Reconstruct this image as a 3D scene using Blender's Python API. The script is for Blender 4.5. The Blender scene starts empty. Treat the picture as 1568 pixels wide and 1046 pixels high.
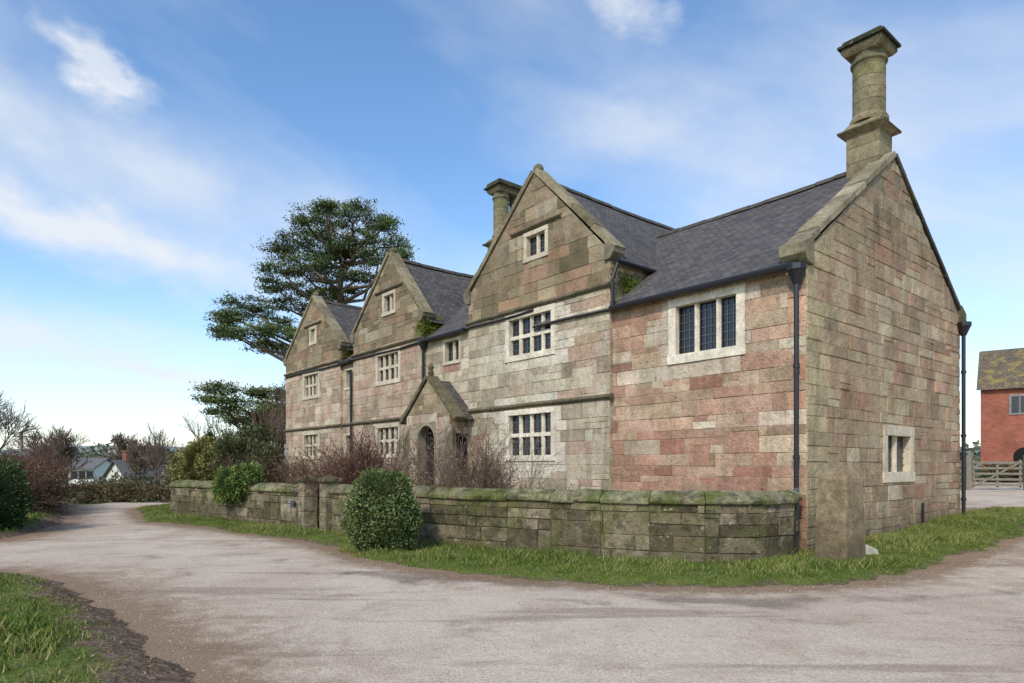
import bpy, math, random
import numpy as np
from mathutils import Vector
rs=np.random.RandomState(7); random.seed(7)
sc=bpy.context.scene
COL=sc.collection
# ------------------------------------------------------------ helpers
def lin(c):
    out=[]
    for v in c[:3]:
        v=v/255.0
        out.append(v/12.92 if v<=0.04045 else ((v+0.055)/1.055)**2.4)
    return tuple(out)
def L4(c): return (*lin(c),1.0)
def empty(name,parent=None):
    o=bpy.data.objects.new(name,None); COL.objects.link(o); o.empty_display_size=.3
    if parent: o.parent=parent
    return o
def link(name,me,mat=None,parent=None):
    o=bpy.data.objects.new(name,me); COL.objects.link(o)
    if mat: me.materials.append(mat)
    if parent: o.parent=parent
    return o
def np_mesh(name,V,F,C=None,mat=None,parent=None,smooth=False):
    V=np.asarray(V,dtype=np.float32); F=np.asarray(F,dtype=np.int32)
    me=bpy.data.meshes.new(name); k=F.shape[1]
    me.vertices.add(len(V)); me.vertices.foreach_set('co',V.ravel())
    me.loops.add(F.size); me.loops.foreach_set('vertex_index',F.ravel())
    me.polygons.add(len(F)); me.polygons.foreach_set('loop_start',np.arange(0,F.size,k,dtype=np.int32))
    me.polygons.foreach_set('loop_total',np.full(len(F),k,dtype=np.int32))
    me.update(calc_edges=True)
    if C is not None:
        a=me.color_attributes.new('Col','FLOAT_COLOR','POINT')
        C=np.asarray(C,dtype=np.float32)
        if C.shape[1]==3: C=np.hstack([C,np.ones((len(C),1),np.float32)])
        a.data.foreach_set('color',C.ravel())
    if smooth: me.polygons.foreach_set('use_smooth',np.ones(len(F),dtype=bool))
    return link(name,me,mat,parent)
class MB:
    def __init__(s): s.v=[];s.f=[];s.c=[];s.uv=[]
    def poly(s,pts,col=(.3,.3,.3),uv=None):
        i=len(s.v); s.v+= [tuple(p) for p in pts]; s.f.append(tuple(range(i,i+len(pts)))); s.c+=[col]*len(pts)
        s.uv+= list(uv) if uv else [(0,0)]*len(pts)
    def mesh(s,vs,fs,col=(.3,.3,.3)):
        i=len(s.v); s.v+=[tuple(p) for p in vs]; s.c+=[col]*len(vs); s.uv+=[(0,0)]*len(vs)
        for f in fs: s.f.append(tuple(i+j for j in f))
    def box(s,fr,a0,a1,n0,n1,z0,z1,col=(.3,.3,.3)):
        vs=[fr.p(a,n,z) for z in (z0,z1) for a,n in ((a0,n0),(a1,n0),(a1,n1),(a0,n1))]
        s.mesh(vs,[(3,2,1,0),(4,5,6,7),(0,1,5,4),(1,2,6,5),(2,3,7,6),(3,0,4,7)],col)
    def sweep(s,fr,a0,a1,prof,col):   # prof list of (n,z)
        k=len(prof); vs=[fr.p(a0,n,z) for n,z in prof]+[fr.p(a1,n,z) for n,z in prof]
        fs=[(i,(i+1)%k,k+(i+1)%k,k+i) for i in range(k)]+[tuple(range(k))[::-1],tuple(range(k,2*k))]
        s.mesh(vs,fs,col)
    def extr(s,fr,poly,n0,n1,col):    # poly list (a,z)
        k=len(poly); vs=[fr.p(a,n0,z) for a,z in poly]+[fr.p(a,n1,z) for a,z in poly]
        fs=[(i,(i+1)%k,k+(i+1)%k,k+i) for i in range(k)]+[tuple(range(k))[::-1],tuple(range(k,2*k))]
        s.mesh(vs,fs,col)
    def lathe(s,x,y,prof,n=20,col=(.3,.3,.3)):
        vs=[];fs=[]
        for r,z in prof:
            for i in range(n):
                a=2*math.pi*i/n; vs.append((x+r*math.cos(a),y+r*math.sin(a),z))
        for j in range(len(prof)-1):
            for i in range(n):
                fs.append((j*n+i,j*n+(i+1)%n,(j+1)*n+(i+1)%n,(j+1)*n+i))
        fs.append(tuple(range(n))[::-1]); fs.append(tuple(range((len(prof)-1)*n,len(prof)*n)))
        s.mesh(vs,fs,col)
    def obj(s,name,mat,parent=None,bevel=0,fix=True):
        me=bpy.data.meshes.new(name); me.from_pydata(s.v,[],s.f); me.update()
        a=me.color_attributes.new('Col','FLOAT_COLOR','POINT')
        a.data.foreach_set('color',np.array([(*c[:3],1) for c in s.c],dtype=np.float32).ravel())
        uvl=me.uv_layers.new(name='UVMap')
        li=np.zeros(len(me.loops),dtype=np.int32); me.loops.foreach_get('vertex_index',li)
        uvl.data.foreach_set('uv',np.array(s.uv,dtype=np.float32)[li].ravel())
        if fix:
            import bmesh
            bm=bmesh.new(); bm.from_mesh(me); bmesh.ops.recalc_face_normals(bm,faces=bm.faces[:]); bm.to_mesh(me); bm.free()
        o=link(name,me,mat,parent)
        if bevel:
            m=o.modifiers.new('bevel','BEVEL'); m.width=bevel; m.segments=2; m.limit_method='ANGLE'
        return o
class Frame:
    def __init__(s,O,A,N): s.O=Vector(O).to_2d() if len(O)>2 else Vector(O); s.A=Vector(A).normalized(); s.N=Vector(N).normalized()
    def p(s,a,n,z):
        q=s.O+s.A*a+s.N*n; return (q.x,q.y,z)
# ------------------------------------------------------------ node helpers
def newmat(name):
    m=bpy.data.materials.new(name); m.use_nodes=True; nt=m.node_tree; b=nt.nodes['Principled BSDF']
    return m,nt,b
def N(nt,t,**k):
    n=nt.nodes.new(t)
    for a,v in k.items(): setattr(n,a,v)
    return n
def M(nt,op,a,b=None,c=None,clamp=False):
    n=nt.nodes.new('ShaderNodeMath'); n.operation=op; n.use_clamp=clamp
    for i,v in enumerate((a,b,c)):
        if v is None: continue
        if isinstance(v,(int,float)): n.inputs[i].default_value=v
        else: nt.links.new(v,n.inputs[i])
    return n.outputs[0]
def noise(nt,vec,scale,detail=5,rough=.6,dist=0):
    n=nt.nodes.new('ShaderNodeTexNoise'); n.inputs['Scale'].default_value=scale; n.inputs['Detail'].default_value=detail
    n.inputs['Roughness'].default_value=rough; n.inputs['Distortion'].default_value=dist
    if vec is not None: nt.links.new(vec,n.inputs['Vector'])
    return n.outputs[0]
def ramp(nt,fac,stops):
    n=nt.nodes.new('ShaderNodeValToRGB'); e=n.color_ramp.elements
    while len(e)>1: e.remove(e[-1])
    e[0].position=stops[0][0]; c=stops[0][1]; e[0].color=c if len(c)==4 else (*c,1)
    for p,c in stops[1:]:
        x=e.new(p); x.color=c if len(c)==4 else (*c,1)
    nt.links.new(fac,n.inputs[0]); return n.outputs[0]
def mix(nt,fac,a,b,bt='MIX'):
    n=nt.nodes.new('ShaderNodeMix'); n.data_type='RGBA'; n.blend_type=bt
    def s(i,v):
        if isinstance(v,(int,float)): n.inputs[i].default_value=v
        elif isinstance(v,tuple): n.inputs[i].default_value=v if len(v)==4 else (*v,1)
        else: nt.links.new(v,n.inputs[i])
    s(0,fac); s(6,a); s(7,b); return n.outputs[2]
def mr(nt,v,a,b,c,d):
    n=nt.nodes.new('ShaderNodeMapRange'); n.inputs[1].default_value=a;n.inputs[2].default_value=b;n.inputs[3].default_value=c;n.inputs[4].default_value=d
    nt.links.new(v,n.inputs[0]); return n.outputs[0]
def bump(nt,b,h,st,dist=.02):
    n=nt.nodes.new('ShaderNodeBump'); n.inputs['Strength'].default_value=st; n.inputs['Distance'].default_value=dist
    nt.links.new(h,n.inputs['Height']); nt.links.new(n.outputs[0],b.inputs['Normal'])
def grey(v): return (v,v,v,1)
# ------------------------------------------------------------ materials
def stone_mat(name,moss=.0,rough_sc=1.0,ground_z=.2,lichen=.25,grime=.4):
    m,nt,b=newmat(name); tc=N(nt,'ShaderNodeTexCoord'); P=tc.outputs['Object']
    at=N(nt,'ShaderNodeAttribute',attribute_name='Col').outputs['Color']
    n1=noise(nt,P,2.2,4,.62); n2=noise(nt,P,26,3,.7); n3=noise(nt,P,.7,4,.6,.3); n4=noise(nt,P,9,4,.72); n5=noise(nt,P,1.3,5,.7,.6)
    c=mix(nt,1,at,ramp(nt,n1,[(.3,grey(.76)),(.55,grey(1)),(.75,grey(1.15))]),'MULTIPLY')
    c=mix(nt,1,c,ramp(nt,n2,[(.28,grey(.7)),(.5,grey(1)),(.75,grey(1.2))]),'MULTIPLY')
    c=mix(nt,1,c,ramp(nt,n4,[(.3,grey(.78)),(.5,grey(1)),(.72,grey(1.12))]),'MULTIPLY')
    c=mix(nt,mr(nt,n5,.5,.64,0,grime),c,mix(nt,1,c,L4((200,190,168)),'MULTIPLY'))
    mp=N(nt,'ShaderNodeMapping'); mp.inputs['Scale'].default_value=(3.2,3.2,.35); nt.links.new(P,mp.inputs[0])
    ns=noise(nt,mp.outputs[0],1.0,4,.6)
    c=mix(nt,mr(nt,ns,.53,.76,0,grime),c,L4((96,84,64)))
    c=mix(nt,mr(nt,n3,.52,.74,0,lichen*.9),c,L4((120,112,82)))
    c=mix(nt,mr(nt,n4,.6,.7,0,lichen),c,L4((204,192,166)))
    sx=N(nt,'ShaderNodeSeparateXYZ'); nt.links.new(P,sx.inputs[0])
    if moss<=0 and ground_z>0:   # rain-washed, sooty upper gables
        up=mr(nt,M(nt,'ADD',sx.outputs[2],M(nt,'MULTIPLY',n5,1.5)),6.3,7.2,0,1)
        c=mix(nt,M(nt,'MULTIPLY',up,mr(nt,M(nt,'ADD',n1,M(nt,'MULTIPLY',n4,.5)),.64,.95,.0,.7)),c,L4((80,72,54)))
    if moss>0:
        c=mix(nt,mr(nt,noise(nt,P,1.7,4,.7),.46,.6,0,moss),c,L4((88,98,38)))
        c=mix(nt,mr(nt,noise(nt,P,4.7,4,.7),.48,.62,0,.65 if moss>.3 else .35),c,L4((54,48,38)))
        c=mix(nt,mr(nt,noise(nt,P,7.5,4,.7),.62,.68,0,.6 if moss>.3 else .25),c,L4((176,172,148)))
    low=mr(nt,M(nt,'ADD',sx.outputs[2],M(nt,'MULTIPLY',n1,.8)),ground_z+.35,ground_z+1.0,.55,0)
    c=mix(nt,low,c,L4((92,84,64)))
    nt.links.new(c,b.inputs['Base Color']); b.inputs['Roughness'].default_value=.93
    b.inputs['Specular IOR Level'].default_value=.2
    h=M(nt,'ADD',M(nt,'ADD',n4,M(nt,'MULTIPLY',n1,1.2)),M(nt,'MULTIPLY',n2,.5)); bump(nt,b,h,.85*rough_sc,.04)
    return m
M_stone=stone_mat('sandstone',0,grime=.45,lichen=.25)
M_trim=stone_mat('dressed_stone',.16,.55,lichen=.28)
M_pale=stone_mat('pale_limestone',0,.3,-3,lichen=.0,grime=.22)
M_gwall=stone_mat('mossy_stone',.5,1.1,.0,.4)
M_cope=stone_mat('mossy_coping',.85,1.4,-2,.5)
def roof_mat():
    m,nt,b=newmat('roof_tiles'); uv=N(nt,'ShaderNodeUVMap').outputs[0]; P=N(nt,'ShaderNodeTexCoord').outputs['Object']
    br=N(nt,'ShaderNodeTexBrick'); nt.links.new(uv,br.inputs[0]); br.inputs['Scale'].default_value=1
    br.inputs['Brick Width'].default_value=.18; br.inputs['Row Height'].default_value=.12; br.inputs['Mortar Size'].default_value=.006
    br.inputs['Color1'].default_value=L4((78,75,73)); br.inputs['Color2'].default_value=L4((108,101,95)); br.inputs['Mortar'].default_value=L4((44,42,42))
    c=mix(nt,1,br.outputs[0],ramp(nt,noise(nt,P,.9,4,.6),[(.3,grey(.84)),(.5,grey(1)),(.72,grey(1.12))]),'MULTIPLY')
    c=mix(nt,mr(nt,noise(nt,P,6,5,.72),.56,.72,0,.4),c,L4((126,118,98)))
    nt.links.new(c,b.inputs['Base Color']); b.inputs['Roughness'].default_value=.8; b.inputs['Specular IOR Level'].default_value=.3
    sx=N(nt,'ShaderNodeSeparateXYZ'); nt.links.new(uv,sx.inputs[0])
    saw=M(nt,'FRACT',M(nt,'DIVIDE',sx.outputs[1],.12))
    h=M(nt,'ADD',M(nt,'MULTIPLY',saw,-.8),M(nt,'ADD',M(nt,'MULTIPLY',br.outputs[1],-.5),M(nt,'MULTIPLY',noise(nt,P,14,3),.7)))
    bump(nt,b,h,.9,.02); return m
M_roof=roof_mat()
def simple(name,c,rough=.7,var=.25,sc=8,metal=0,bmp=.3):
    m,nt,b=newmat(name); P=N(nt,'ShaderNodeTexCoord').outputs['Object']
    n=noise(nt,P,sc,4,.65)
    cc=mix(nt,1,L4(c),ramp(nt,n,[(.3,grey(1-var)),(.7,grey(1+var))]),'MULTIPLY')
    nt.links.new(cc,b.inputs['Base Color']); b.inputs['Roughness'].default_value=rough; b.inputs['Metallic'].default_value=metal
    if bmp: bump(nt,b,n,bmp,.01)
    return m
M_iron=simple('black_iron',(30,30,32),.45,.3,12)
M_lead=simple('lead',(92,96,100),.6,.25,10)
M_wood=simple('weathered_wood',(128,120,104),.85,.3,14)
M_bark=simple('bark',(112,94,78),.95,.35,10)
M_twig=simple('twigs',(118,100,84),.95,.35,4,0,0)
M_twigr=simple('red_twigs',(100,72,60),.95,.35,4,0,0)
M_dark=simple('interior_dark',(22,20,18),.95,.2,3,0,0)
def glass_mat():
    m,nt,b=newmat('window_glass'); P=N(nt,'ShaderNodeTexCoord').outputs['Object']
    b.inputs['Base Color'].default_value=(.018,.02,.024,1); b.inputs['Roughness'].default_value=.08
    b.inputs['Specular IOR Level'].default_value=.6
    bump(nt,b,noise(nt,P,5,3,.5),.2,.03); return m
M_glass=glass_mat()
def leaf_mat(name):
    m,nt,b=newmat(name); at=N(nt,'ShaderNodeAttribute',attribute_name='Col').outputs['Color']
    nt.links.new(at,b.inputs['Base Color']); b.inputs['Roughness'].default_value=.7; b.inputs['Specular IOR Level'].default_value=.15
    return m
M_leaf=leaf_mat('foliage')
def road_mat():
    m,nt,b=newmat('gravel_surface'); P=N(nt,'ShaderNodeTexCoord').outputs['Object']
    at=N(nt,'ShaderNodeAttribute',attribute_name='Col').outputs['Color']; sp=N(nt,'ShaderNodeSeparateColor'); nt.links.new(at,sp.inputs[0])
    big=noise(nt,P,.22,4,.6,.6); mid=noise(nt,P,1.1,5,.68,.4); fin=noise(nt,P,38,3,.75); mid2=noise(nt,P,3.3,5,.72,.2)
    vo=N(nt,'ShaderNodeTexVoronoi'); vo.inputs['Scale'].default_value=60; nt.links.new(P,vo.inputs['Vector'])
    c=ramp(nt,big,[(.3,L4((184,162,142))),(.45,L4((204,184,162))),(.6,L4((212,194,172))),(.72,L4((190,168,146)))])
    c=mix(nt,mr(nt,mid,.5,.66,0,.55),c,L4((168,146,124)))
    c=mix(nt,mr(nt,mid2,.55,.68,0,.5),c,L4((216,200,180)))
    mp=N(nt,'ShaderNodeMapping'); mp.inputs['Rotation'].default_value=(0,0,.5); mp.inputs['Scale'].default_value=(.22,1.5,1); nt.links.new(P,mp.inputs[0])
    c=mix(nt,mr(nt,noise(nt,mp.outputs[0],.9,6,.66,.3),.54,.63,0,.55),c,L4((142,122,106)))
    c=mix(nt,mr(nt,M(nt,'ADD',sp.outputs[1],M(nt,'MULTIPLY',M(nt,'SUBTRACT',mid,.5),1.6)),.35,.75,0,.65),c,L4((116,102,92)))
    mud=mr(nt,M(nt,'ADD',sp.outputs[0],M(nt,'MULTIPLY',M(nt,'SUBTRACT',mid2,.5),1.5)),.2,.8,0,.85)
    c=mix(nt,mud,c,L4((140,114,88)))
    c=mix(nt,.85,c,ramp(nt,fin,[(.3,grey(.72)),(.5,grey(1)),(.72,grey(1.2))]),'MULTIPLY')
    c=mix(nt,.4,c,ramp(nt,vo.outputs['Color'],[(.1,grey(.6)),(.6,grey(1)),(.95,grey(1.3))]),'MULTIPLY')
    nt.links.new(c,b.inputs['Base Color']); b.inputs['Roughness'].default_value=.95; b.inputs['Specular IOR Level'].default_value=.1
    h=M(nt,'ADD',M(nt,'MULTIPLY',mid,2.5),M(nt,'ADD',M(nt,'ADD',fin,M(nt,'MULTIPLY',mid2,1.2)),M(nt,'MULTIPLY',vo.outputs['Distance'],-.5)))
    bump(nt,b,h,.55,.02); return m
M_road=road_mat()
def verge_mat():
    m,nt,b=newmat('grass_and_soil'); P=N(nt,'ShaderNodeTexCoord').outputs['Object']
    at=N(nt,'ShaderNodeAttribute',attribute_name='Col').outputs['Color']
    sp=N(nt,'ShaderNodeSeparateColor'); nt.links.new(at,sp.inputs[0]); g=sp.outputs[0]
    n=noise(nt,P,3,5,.7); f=noise(nt,P,30,3,.7); n8=noise(nt,P,9,5,.7)
    gr=ramp(nt,n,[(.3,L4((80,94,40))),(.5,L4((104,120,50))),(.7,L4((136,132,80)))])
    so=ramp(nt,n8,[(.3,L4((92,74,60))),(.5,L4((128,108,90))),(.7,L4((168,148,128)))])
    fac=M(nt,'ADD',g,M(nt,'MULTIPLY',M(nt,'SUBTRACT',n,.5),1.6)); fac=mr(nt,fac,.3,.75,0,1)
    c=mix(nt,fac,so,gr); c=mix(nt,1,c,ramp(nt,f,[(.3,grey(.6)),(.7,grey(1.25))]),'MULTIPLY')
    nt.links.new(c,b.inputs['Base Color']); b.inputs['Roughness'].default_value=.95; b.inputs['Specular IOR Level'].default_value=.1
    bump(nt,b,M(nt,'ADD',f,M(nt,'MULTIPLY',n8,2)),.9,.05); return m
M_verge=verge_mat()
def field_mat():
    m,nt,b=newmat('field_grass'); P=N(nt,'ShaderNodeTexCoord').outputs['Object']
    c=ramp(nt,noise(nt,P,.05,5,.6),[(.3,L4((84,100,50))),(.5,L4((104,118,62))),(.7,L4((116,108,76)))])
    c=mix(nt,1,c,ramp(nt,noise(nt,P,6,4,.7),[(.3,grey(.75)),(.7,grey(1.2))]),'MULTIPLY')
    nt.links.new(c,b.inputs['Base Color']); b.inputs['Roughness'].default_value=.95; return m
M_field=field_mat()
# ------------------------------------------------------------ geometry frame
C=np.array([5.14,11.4]); FV=np.array([-.640,.768]); RV=np.array([.768,.640])
def W(s,t): q=C+FV*s+RV*t; return (q[0],q[1])
def hgt(x,y):
    x=np.asarray(x,dtype=float); y=np.asarray(y,dtype=float)
    t=(x-C[0])*RV[0]+(y-C[1])*RV[1]; s=(x-C[0])*FV[0]+(y-C[1])*FV[1]
    h=.03*np.log1p(np.exp(np.clip(t*1.2,-30,60)))/1.2*np.clip((25-s)/12,0,1)
    q=np.clip((y-26)/60,0,1)*np.clip((-6-x)/10,0,1); h=h-2.6*q*q*(3-2*q)
    h=np.where(t>45,np.minimum(h,1.6),h); h=np.minimum(h,1.5)
    return h
# ------------------------------------------------------------ stone wall builder
pal={
 'wing':[(4,(198,162,136)),(3,(192,152,128)),(.7,(170,122,102)),(3,(202,176,146)),(2,(188,166,136)),(1.6,(216,200,174)),(.6,(164,144,118))],
 'wingred':[(3,(190,150,126)),(2,(182,138,114)),(.8,(164,114,94)),(2,(196,168,138)),(1.2,(208,188,158)),(.6,(158,134,110))],
 'main':[(3,(202,188,162)),(3,(190,174,148)),(1.0,(192,162,138)),(2,(216,204,180)),(1.3,(168,154,130)),(.2,(172,124,104))],
 'mainp':[(2,(198,178,150)),(2,(192,160,136)),(2,(198,172,150)),(1.2,(210,194,168)),(1.2,(168,150,126))],
 'gable':[(3,(164,146,116)),(2,(142,124,98)),(2,(186,166,134)),(1,(178,142,114)),(1,(124,112,84)),(.6,(200,186,156))],
 'end':[(3,(188,162,130)),(2.5,(176,146,118)),(2,(186,148,122)),(.5,(170,122,100)),(2,(198,180,148)),(1.2,(158,138,112)),(.5,(210,194,164))],
 'garden':[(3,(136,124,98)),(2,(114,102,80)),(2,(156,142,114)),(1,(98,86,68)),(1,(170,154,128))],
}
PM={k:sum(np.array(lin(c))*w for w,c in v)/sum(w for w,c in v) for k,v in pal.items()}
def pick(name,pull=.22):
    p=pal[name]; w=np.array([q[0] for q in p]); i=rs.choice(len(p),p=w/w.sum())
    c=np.array(lin(p[i][1])); c=c*(1-pull)+PM[name]*pull; c=c*(1+rs.normal(0,.08)); c=c*(1+rs.normal(0,.015,3)); return tuple(np.clip(c,.01,.8))
def clip(poly,outline):
    out=poly; n=len(outline)
    for i in range(n):
        a=outline[i]; b=outline[(i+1)%n]; inp=out; out=[]
        if not inp: return []
        def side(p): return (b[0]-a[0])*(p[1]-a[1])-(b[1]-a[1])*(p[0]-a[0])
        for j in range(len(inp)):
            p=inp[j]; q=inp[(j+1)%len(inp)]; sp=side(p); sq=side(q)
            if sp>=0: out.append(p)
            if (sp>=0)!=(sq>=0):
                k=sp/(sp-sq); out.append((p[0]+(q[0]-p[0])*k,p[1]+(q[1]-p[1])*k))
    o2=[]
    for p in out:
        if not o2 or abs(p[0]-o2[-1][0])+abs(p[1]-o2[-1][1])>1e-4: o2.append(p)
    if len(o2)>1 and abs(o2[0][0]-o2[-1][0])+abs(o2[0][1]-o2[-1][1])<1e-4: o2.pop()
    return o2 if len(o2)>2 else []
def shrink(poly,d):
    n=len(poly); L=[]
    for i in range(n):
        a=poly[i]; b=poly[(i+1)%n]; dx=b[0]-a[0]; dy=b[1]-a[1]; l=math.hypot(dx,dy)
        if l<.02: return None
        L.append((-dy/l,dx/l,(-dy*a[0]+dx*a[1])/l+d))
    out=[]
    for i in range(n):
        a=L[i-1]; b=L[i]; D=a[0]*b[1]-a[1]*b[0]
        if abs(D)<.05: return None
        x=(a[2]*b[1]-a[1]*b[2])/D; y=(a[0]*b[2]-a[2]*b[0])/D; out.append((x,y))
    ar=sum(out[i][0]*out[(i+1)%n][1]-out[(i+1)%n][0]*out[i][1] for i in range(n))
    for p,q in zip(out,poly):
        if math.hypot(p[0]-q[0],p[1]-q[1])>6*d: return None
    return out if ar>.002 else None
def sub(r,h):
    a0,a1,z0,z1=r; b0,b1,y0,y1=h
    if b0>=a1 or b1<=a0 or y0>=z1 or y1<=z0: return [r]
    o=[]
    if b0>a0: o.append((a0,b0,z0,z1))
    if b1<a1: o.append((b1,a1,z0,z1))
    m0=max(a0,b0); m1=min(a1,b1)
    if y1<z1: o.append((m0,m1,y1,z1))
    if y0>z0: o.append((m0,m1,z0,y0))
    return o
def mkcourses(z0,z1,lo=.2,hi=.36):
    z=[z0]
    while z[-1]<z1: z.append(z[-1]+rs.uniform(lo,hi))
    return z
def wall(mb,mort,fr,outline,holes,colf,courses,lmin=.3,lmax=1.05,depth=(.003,.018),tilt=True,mc=(168,150,126)):
    A0=min(p[0] for p in outline); A1=max(p[0] for p in outline); Z1=max(p[1] for p in outline)
    nx=fr.A.y*fr.N.x-fr.A.x*fr.N.y
    flip = nx<0
    jump={}
    for i in range(len(courses)-1):
        z0,z1=courses[i],courses[i+1]
        if z0>Z1: break
        a=A0-rs.uniform(0,.4)
        hh=list(holes)+jump.get(i,[])
        while a<A1:
            hgtc=z1-z0; l=rs.uniform(lmin,lmax)*(0.7+hgtc); b=a+l
            rects=[(max(a,A0),min(b,A1),z0,z1)]
            q=rs.rand()
            if hgtc>.25 and q<.16: 
                zm=z0+hgtc*rs.uniform(.4,.6); am=a+l*rs.uniform(.35,.65)
                rects=[(max(a,A0),min(b,A1),z0,zm)]
                if am>A0 and am<A1: rects+=[(max(a,A0),am,zm,z1),(am,min(b,A1),zm,z1)]
                else: rects+=[(max(a,A0),min(b,A1),zm,z1)]
            elif q>.91 and i+2<len(courses) and l<.75 and not any(sub(rects[0],h)!=[rects[0]] for h in jump.get(i,[])):
                z2=courses[i+2]-z1; zt=z1+z2*.55
                if zt<Z1: 
                    rects=[(max(a,A0),min(b,A1),z0,zt)]; jump.setdefault(i+1,[]).append((max(a,A0),min(b,A1),z0,zt))
            a=b
            for h in hh:
                if h in jump.get(i+1,[]) and h not in jump.get(i,[]): continue
                rects=[q_ for r in rects for q_ in sub(r,h)]
            for r in rects:
                if r[1]-r[0]<.001 or r[3]-r[2]<.001: continue
                pg=clip([(r[0],r[2]),(r[1],r[2]),(r[1],r[3]),(r[0],r[3])],outline)
                if not pg: continue
                mp=[fr.p(x,0,z) for x,z in pg]; mort.poly(mp[::-1] if flip else mp,lin(mc))
                g=rs.uniform(.001,.006); base=shrink(pg,g); 
                if not base: continue
                top=shrink(base,rs.uniform(.005,.013))
                if not top: continue
                d=rs.uniform(*depth); col=colf((r[0]+r[1])/2,(r[2]+r[3])/2)
                n=len(top); j_=lambda:rs.uniform(-.004,.004)
                vb=[fr.p(x+j_(),0.0,z+j_()) for x,z in base]; vt=[fr.p(x+j_()*1.3,d+(j_() if tilt else 0),z+j_()*1.3) for x,z in top]
                fs=[tuple(range(n,2*n))]+[(k,(k+1)%n,n+(k+1)%n,n+k) for k in range(n)]
                if flip: fs=[f[::-1] for f in fs]
                mb.mesh(vb+vt,fs,col)
# ------------------------------------------------------------ MANOR HOUSE
H=empty('stone_manor_house')
F0=Frame(W(0,0),FV,-RV); Fp=Frame(W(0,-.1),FV,-RV)
FE=Frame(W(0,0),RV,-FV)
blocks=MB(); mort=MB(); trim=MB(); pale=MB(); glass=MB(); leadb=MB(); iron=MB(); dark=MB()
PALE=lin((232,220,196)); PALE2=lin((210,196,170))
def window(fr,a0,a1,z0,z1,nl,rows=1,sw=.11,col=PALE,lead=False,mw=.1,holes=None):
    """stone mullioned window filling the wall opening"""
    holes.append((a0,a1,z0,z1))
    c=lambda:tuple(np.array(col)*(1+rs.normal(0,.04)))
    pale.box(fr,a0-.03,a1+.03,-.24,.045,z0-.02,z0+sw,c())
    pale.box(fr,a0-.02,a1+.02,-.24,.035,z1-sw,z1+.015,c())
    pale.box(fr,a0-.012,a0+sw,-.24,.028,z0+sw,z1-sw,c()); pale.box(fr,a1-sw,a1+.012,-.24,.028,z0+sw,z1-sw,c())
    ia0,ia1,iz0,iz1=a0+sw,a1-sw,z0+sw,z1-sw
    w=(ia1-ia0-(nl-1)*mw)/nl
    for i in range(1,nl):
        x=ia0+i*w+(i-1)*mw
        vs=[];pl=[(x,-.10),(x+mw*.3,-.035),(x+mw*.7,-.035),(x+mw,-.10),(x+mw*.7,-.2),(x+mw*.3,-.2)]
        for z in (iz0,iz1): vs+=[fr.p(a,n,z) for a,n in pl]
        pale.mesh(vs,[(k,(k+1)%6,6+(k+1)%6,6+k) for k in range(6)],c())
    if rows==2:
        zt=iz0+(iz1-iz0)*.5
        pale.box(fr,ia0,ia1,-.2,-.045,zt-.05,zt+.05,c())
    tl=rs.uniform(-.006,.006)
    glass.poly([fr.p(ia0,-.13,iz0),fr.p(ia1,-.13+tl,iz0),fr.p(ia1,-.13+tl,iz1),fr.p(ia0,-.13,iz1)])
    for i in range(nl):
        x=ia0+i*(w+mw)
        k=3 if lead else 2
        for j in range(1,k): leadb.box(fr,x+w*j/k-.006,x+w*j/k+.006,-.122,-.112,iz0,iz1)
        nz=int(round((iz1-iz0)/.17))
        for j in range(1,nz):
            z=iz0+(iz1-iz0)*j/nz; leadb.box(fr,x,x+w,-.121,-.111,z-.006,z+.006)
        if lead:
            for q in (x,x+w-.03): iron.box(fr,q,q+.03,-.123,-.105,iz0,iz1)
            iron.box(fr,x,x+w,-.122,-.104,iz0,iz0+.03); iron.box(fr,x,x+w,-.122,-.104,iz1-.03,iz1)
def near(holes,a,z,m):
    return any(h[0]-m<a<h[1]+m and h[2]-m*.7<z<h[3]+m*.7 for h in holes)
def stringc(fr,a0,a1,z,col=(122,112,90),pr=.1,th=.13):
    n=max(1,int((a1-a0)/1.1)); 
    for i in range(n):
        x0=a0+(a1-a0)*i/n; x1=a0+(a1-a0)*(i+1)/n-.004; dz=rs.uniform(-.006,.006)
        trim.sweep(fr,x0,x1,[(-.05,z-th/2+dz),(pr*.45,z-th/2+dz),(pr,z-th*.1+dz),(pr,z+th*.2+dz),(0.02,z+th/2+dz),(-.05,z+th/2+dz)],tuple(np.array(lin(col))*rs.uniform(.75,1.25)))
def coping(fr,pts,n0,n1,th,col=(150,138,110),step=.75):
    for (a0,z0),(a1,z1) in zip(pts[:-1],pts[1:]):
        L=math.hypot(a1-a0,z1-z0); k=max(1,int(L/step)); ux,uz=(a1-a0)/L,(z1-z0)/L; nx,nz=-uz,ux
        if nz<0: nx,nz=-nx,-nz
        for i in range(k):
            l0=L*i/k; l1=L*(i+1)/k-.006; o=rs.uniform(-.012,.012)
            pg=[(a0+ux*l0+nx*o,z0+uz*l0+nz*o),(a0+ux*l1+nx*o,z0+uz*l1+nz*o),(a0+ux*l1+nx*(th+o),z0+uz*l1+nz*(th+o)),(a0+ux*l0+nx*(th+o),z0+uz*l0+nz*(th+o))]
            trim.extr(fr,pg,n0,n1,tuple(np.array(lin(col))*rs.uniform(.75,1.25)))
# wing facade
h=[]
window(F0,1.18,2.9,3.7,5.03,3,1,.17,PALE,True,.11,h)
hw=list(h)
def wcol(a,z):
    if near(hw,a,z,.3): return tuple(np.array(pick('wing'))*.4+np.array(PALE)*.5)
    return pick('wingred') if z<2.3 or rs.rand()<.25 else pick('wing')
wall(blocks,mort,F0,[(0,-.4),(4.46,-.4),(4.46,5.2),(0,5.2)],h,wcol,mkcourses(-.4,5.3,.17,.33))
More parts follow.
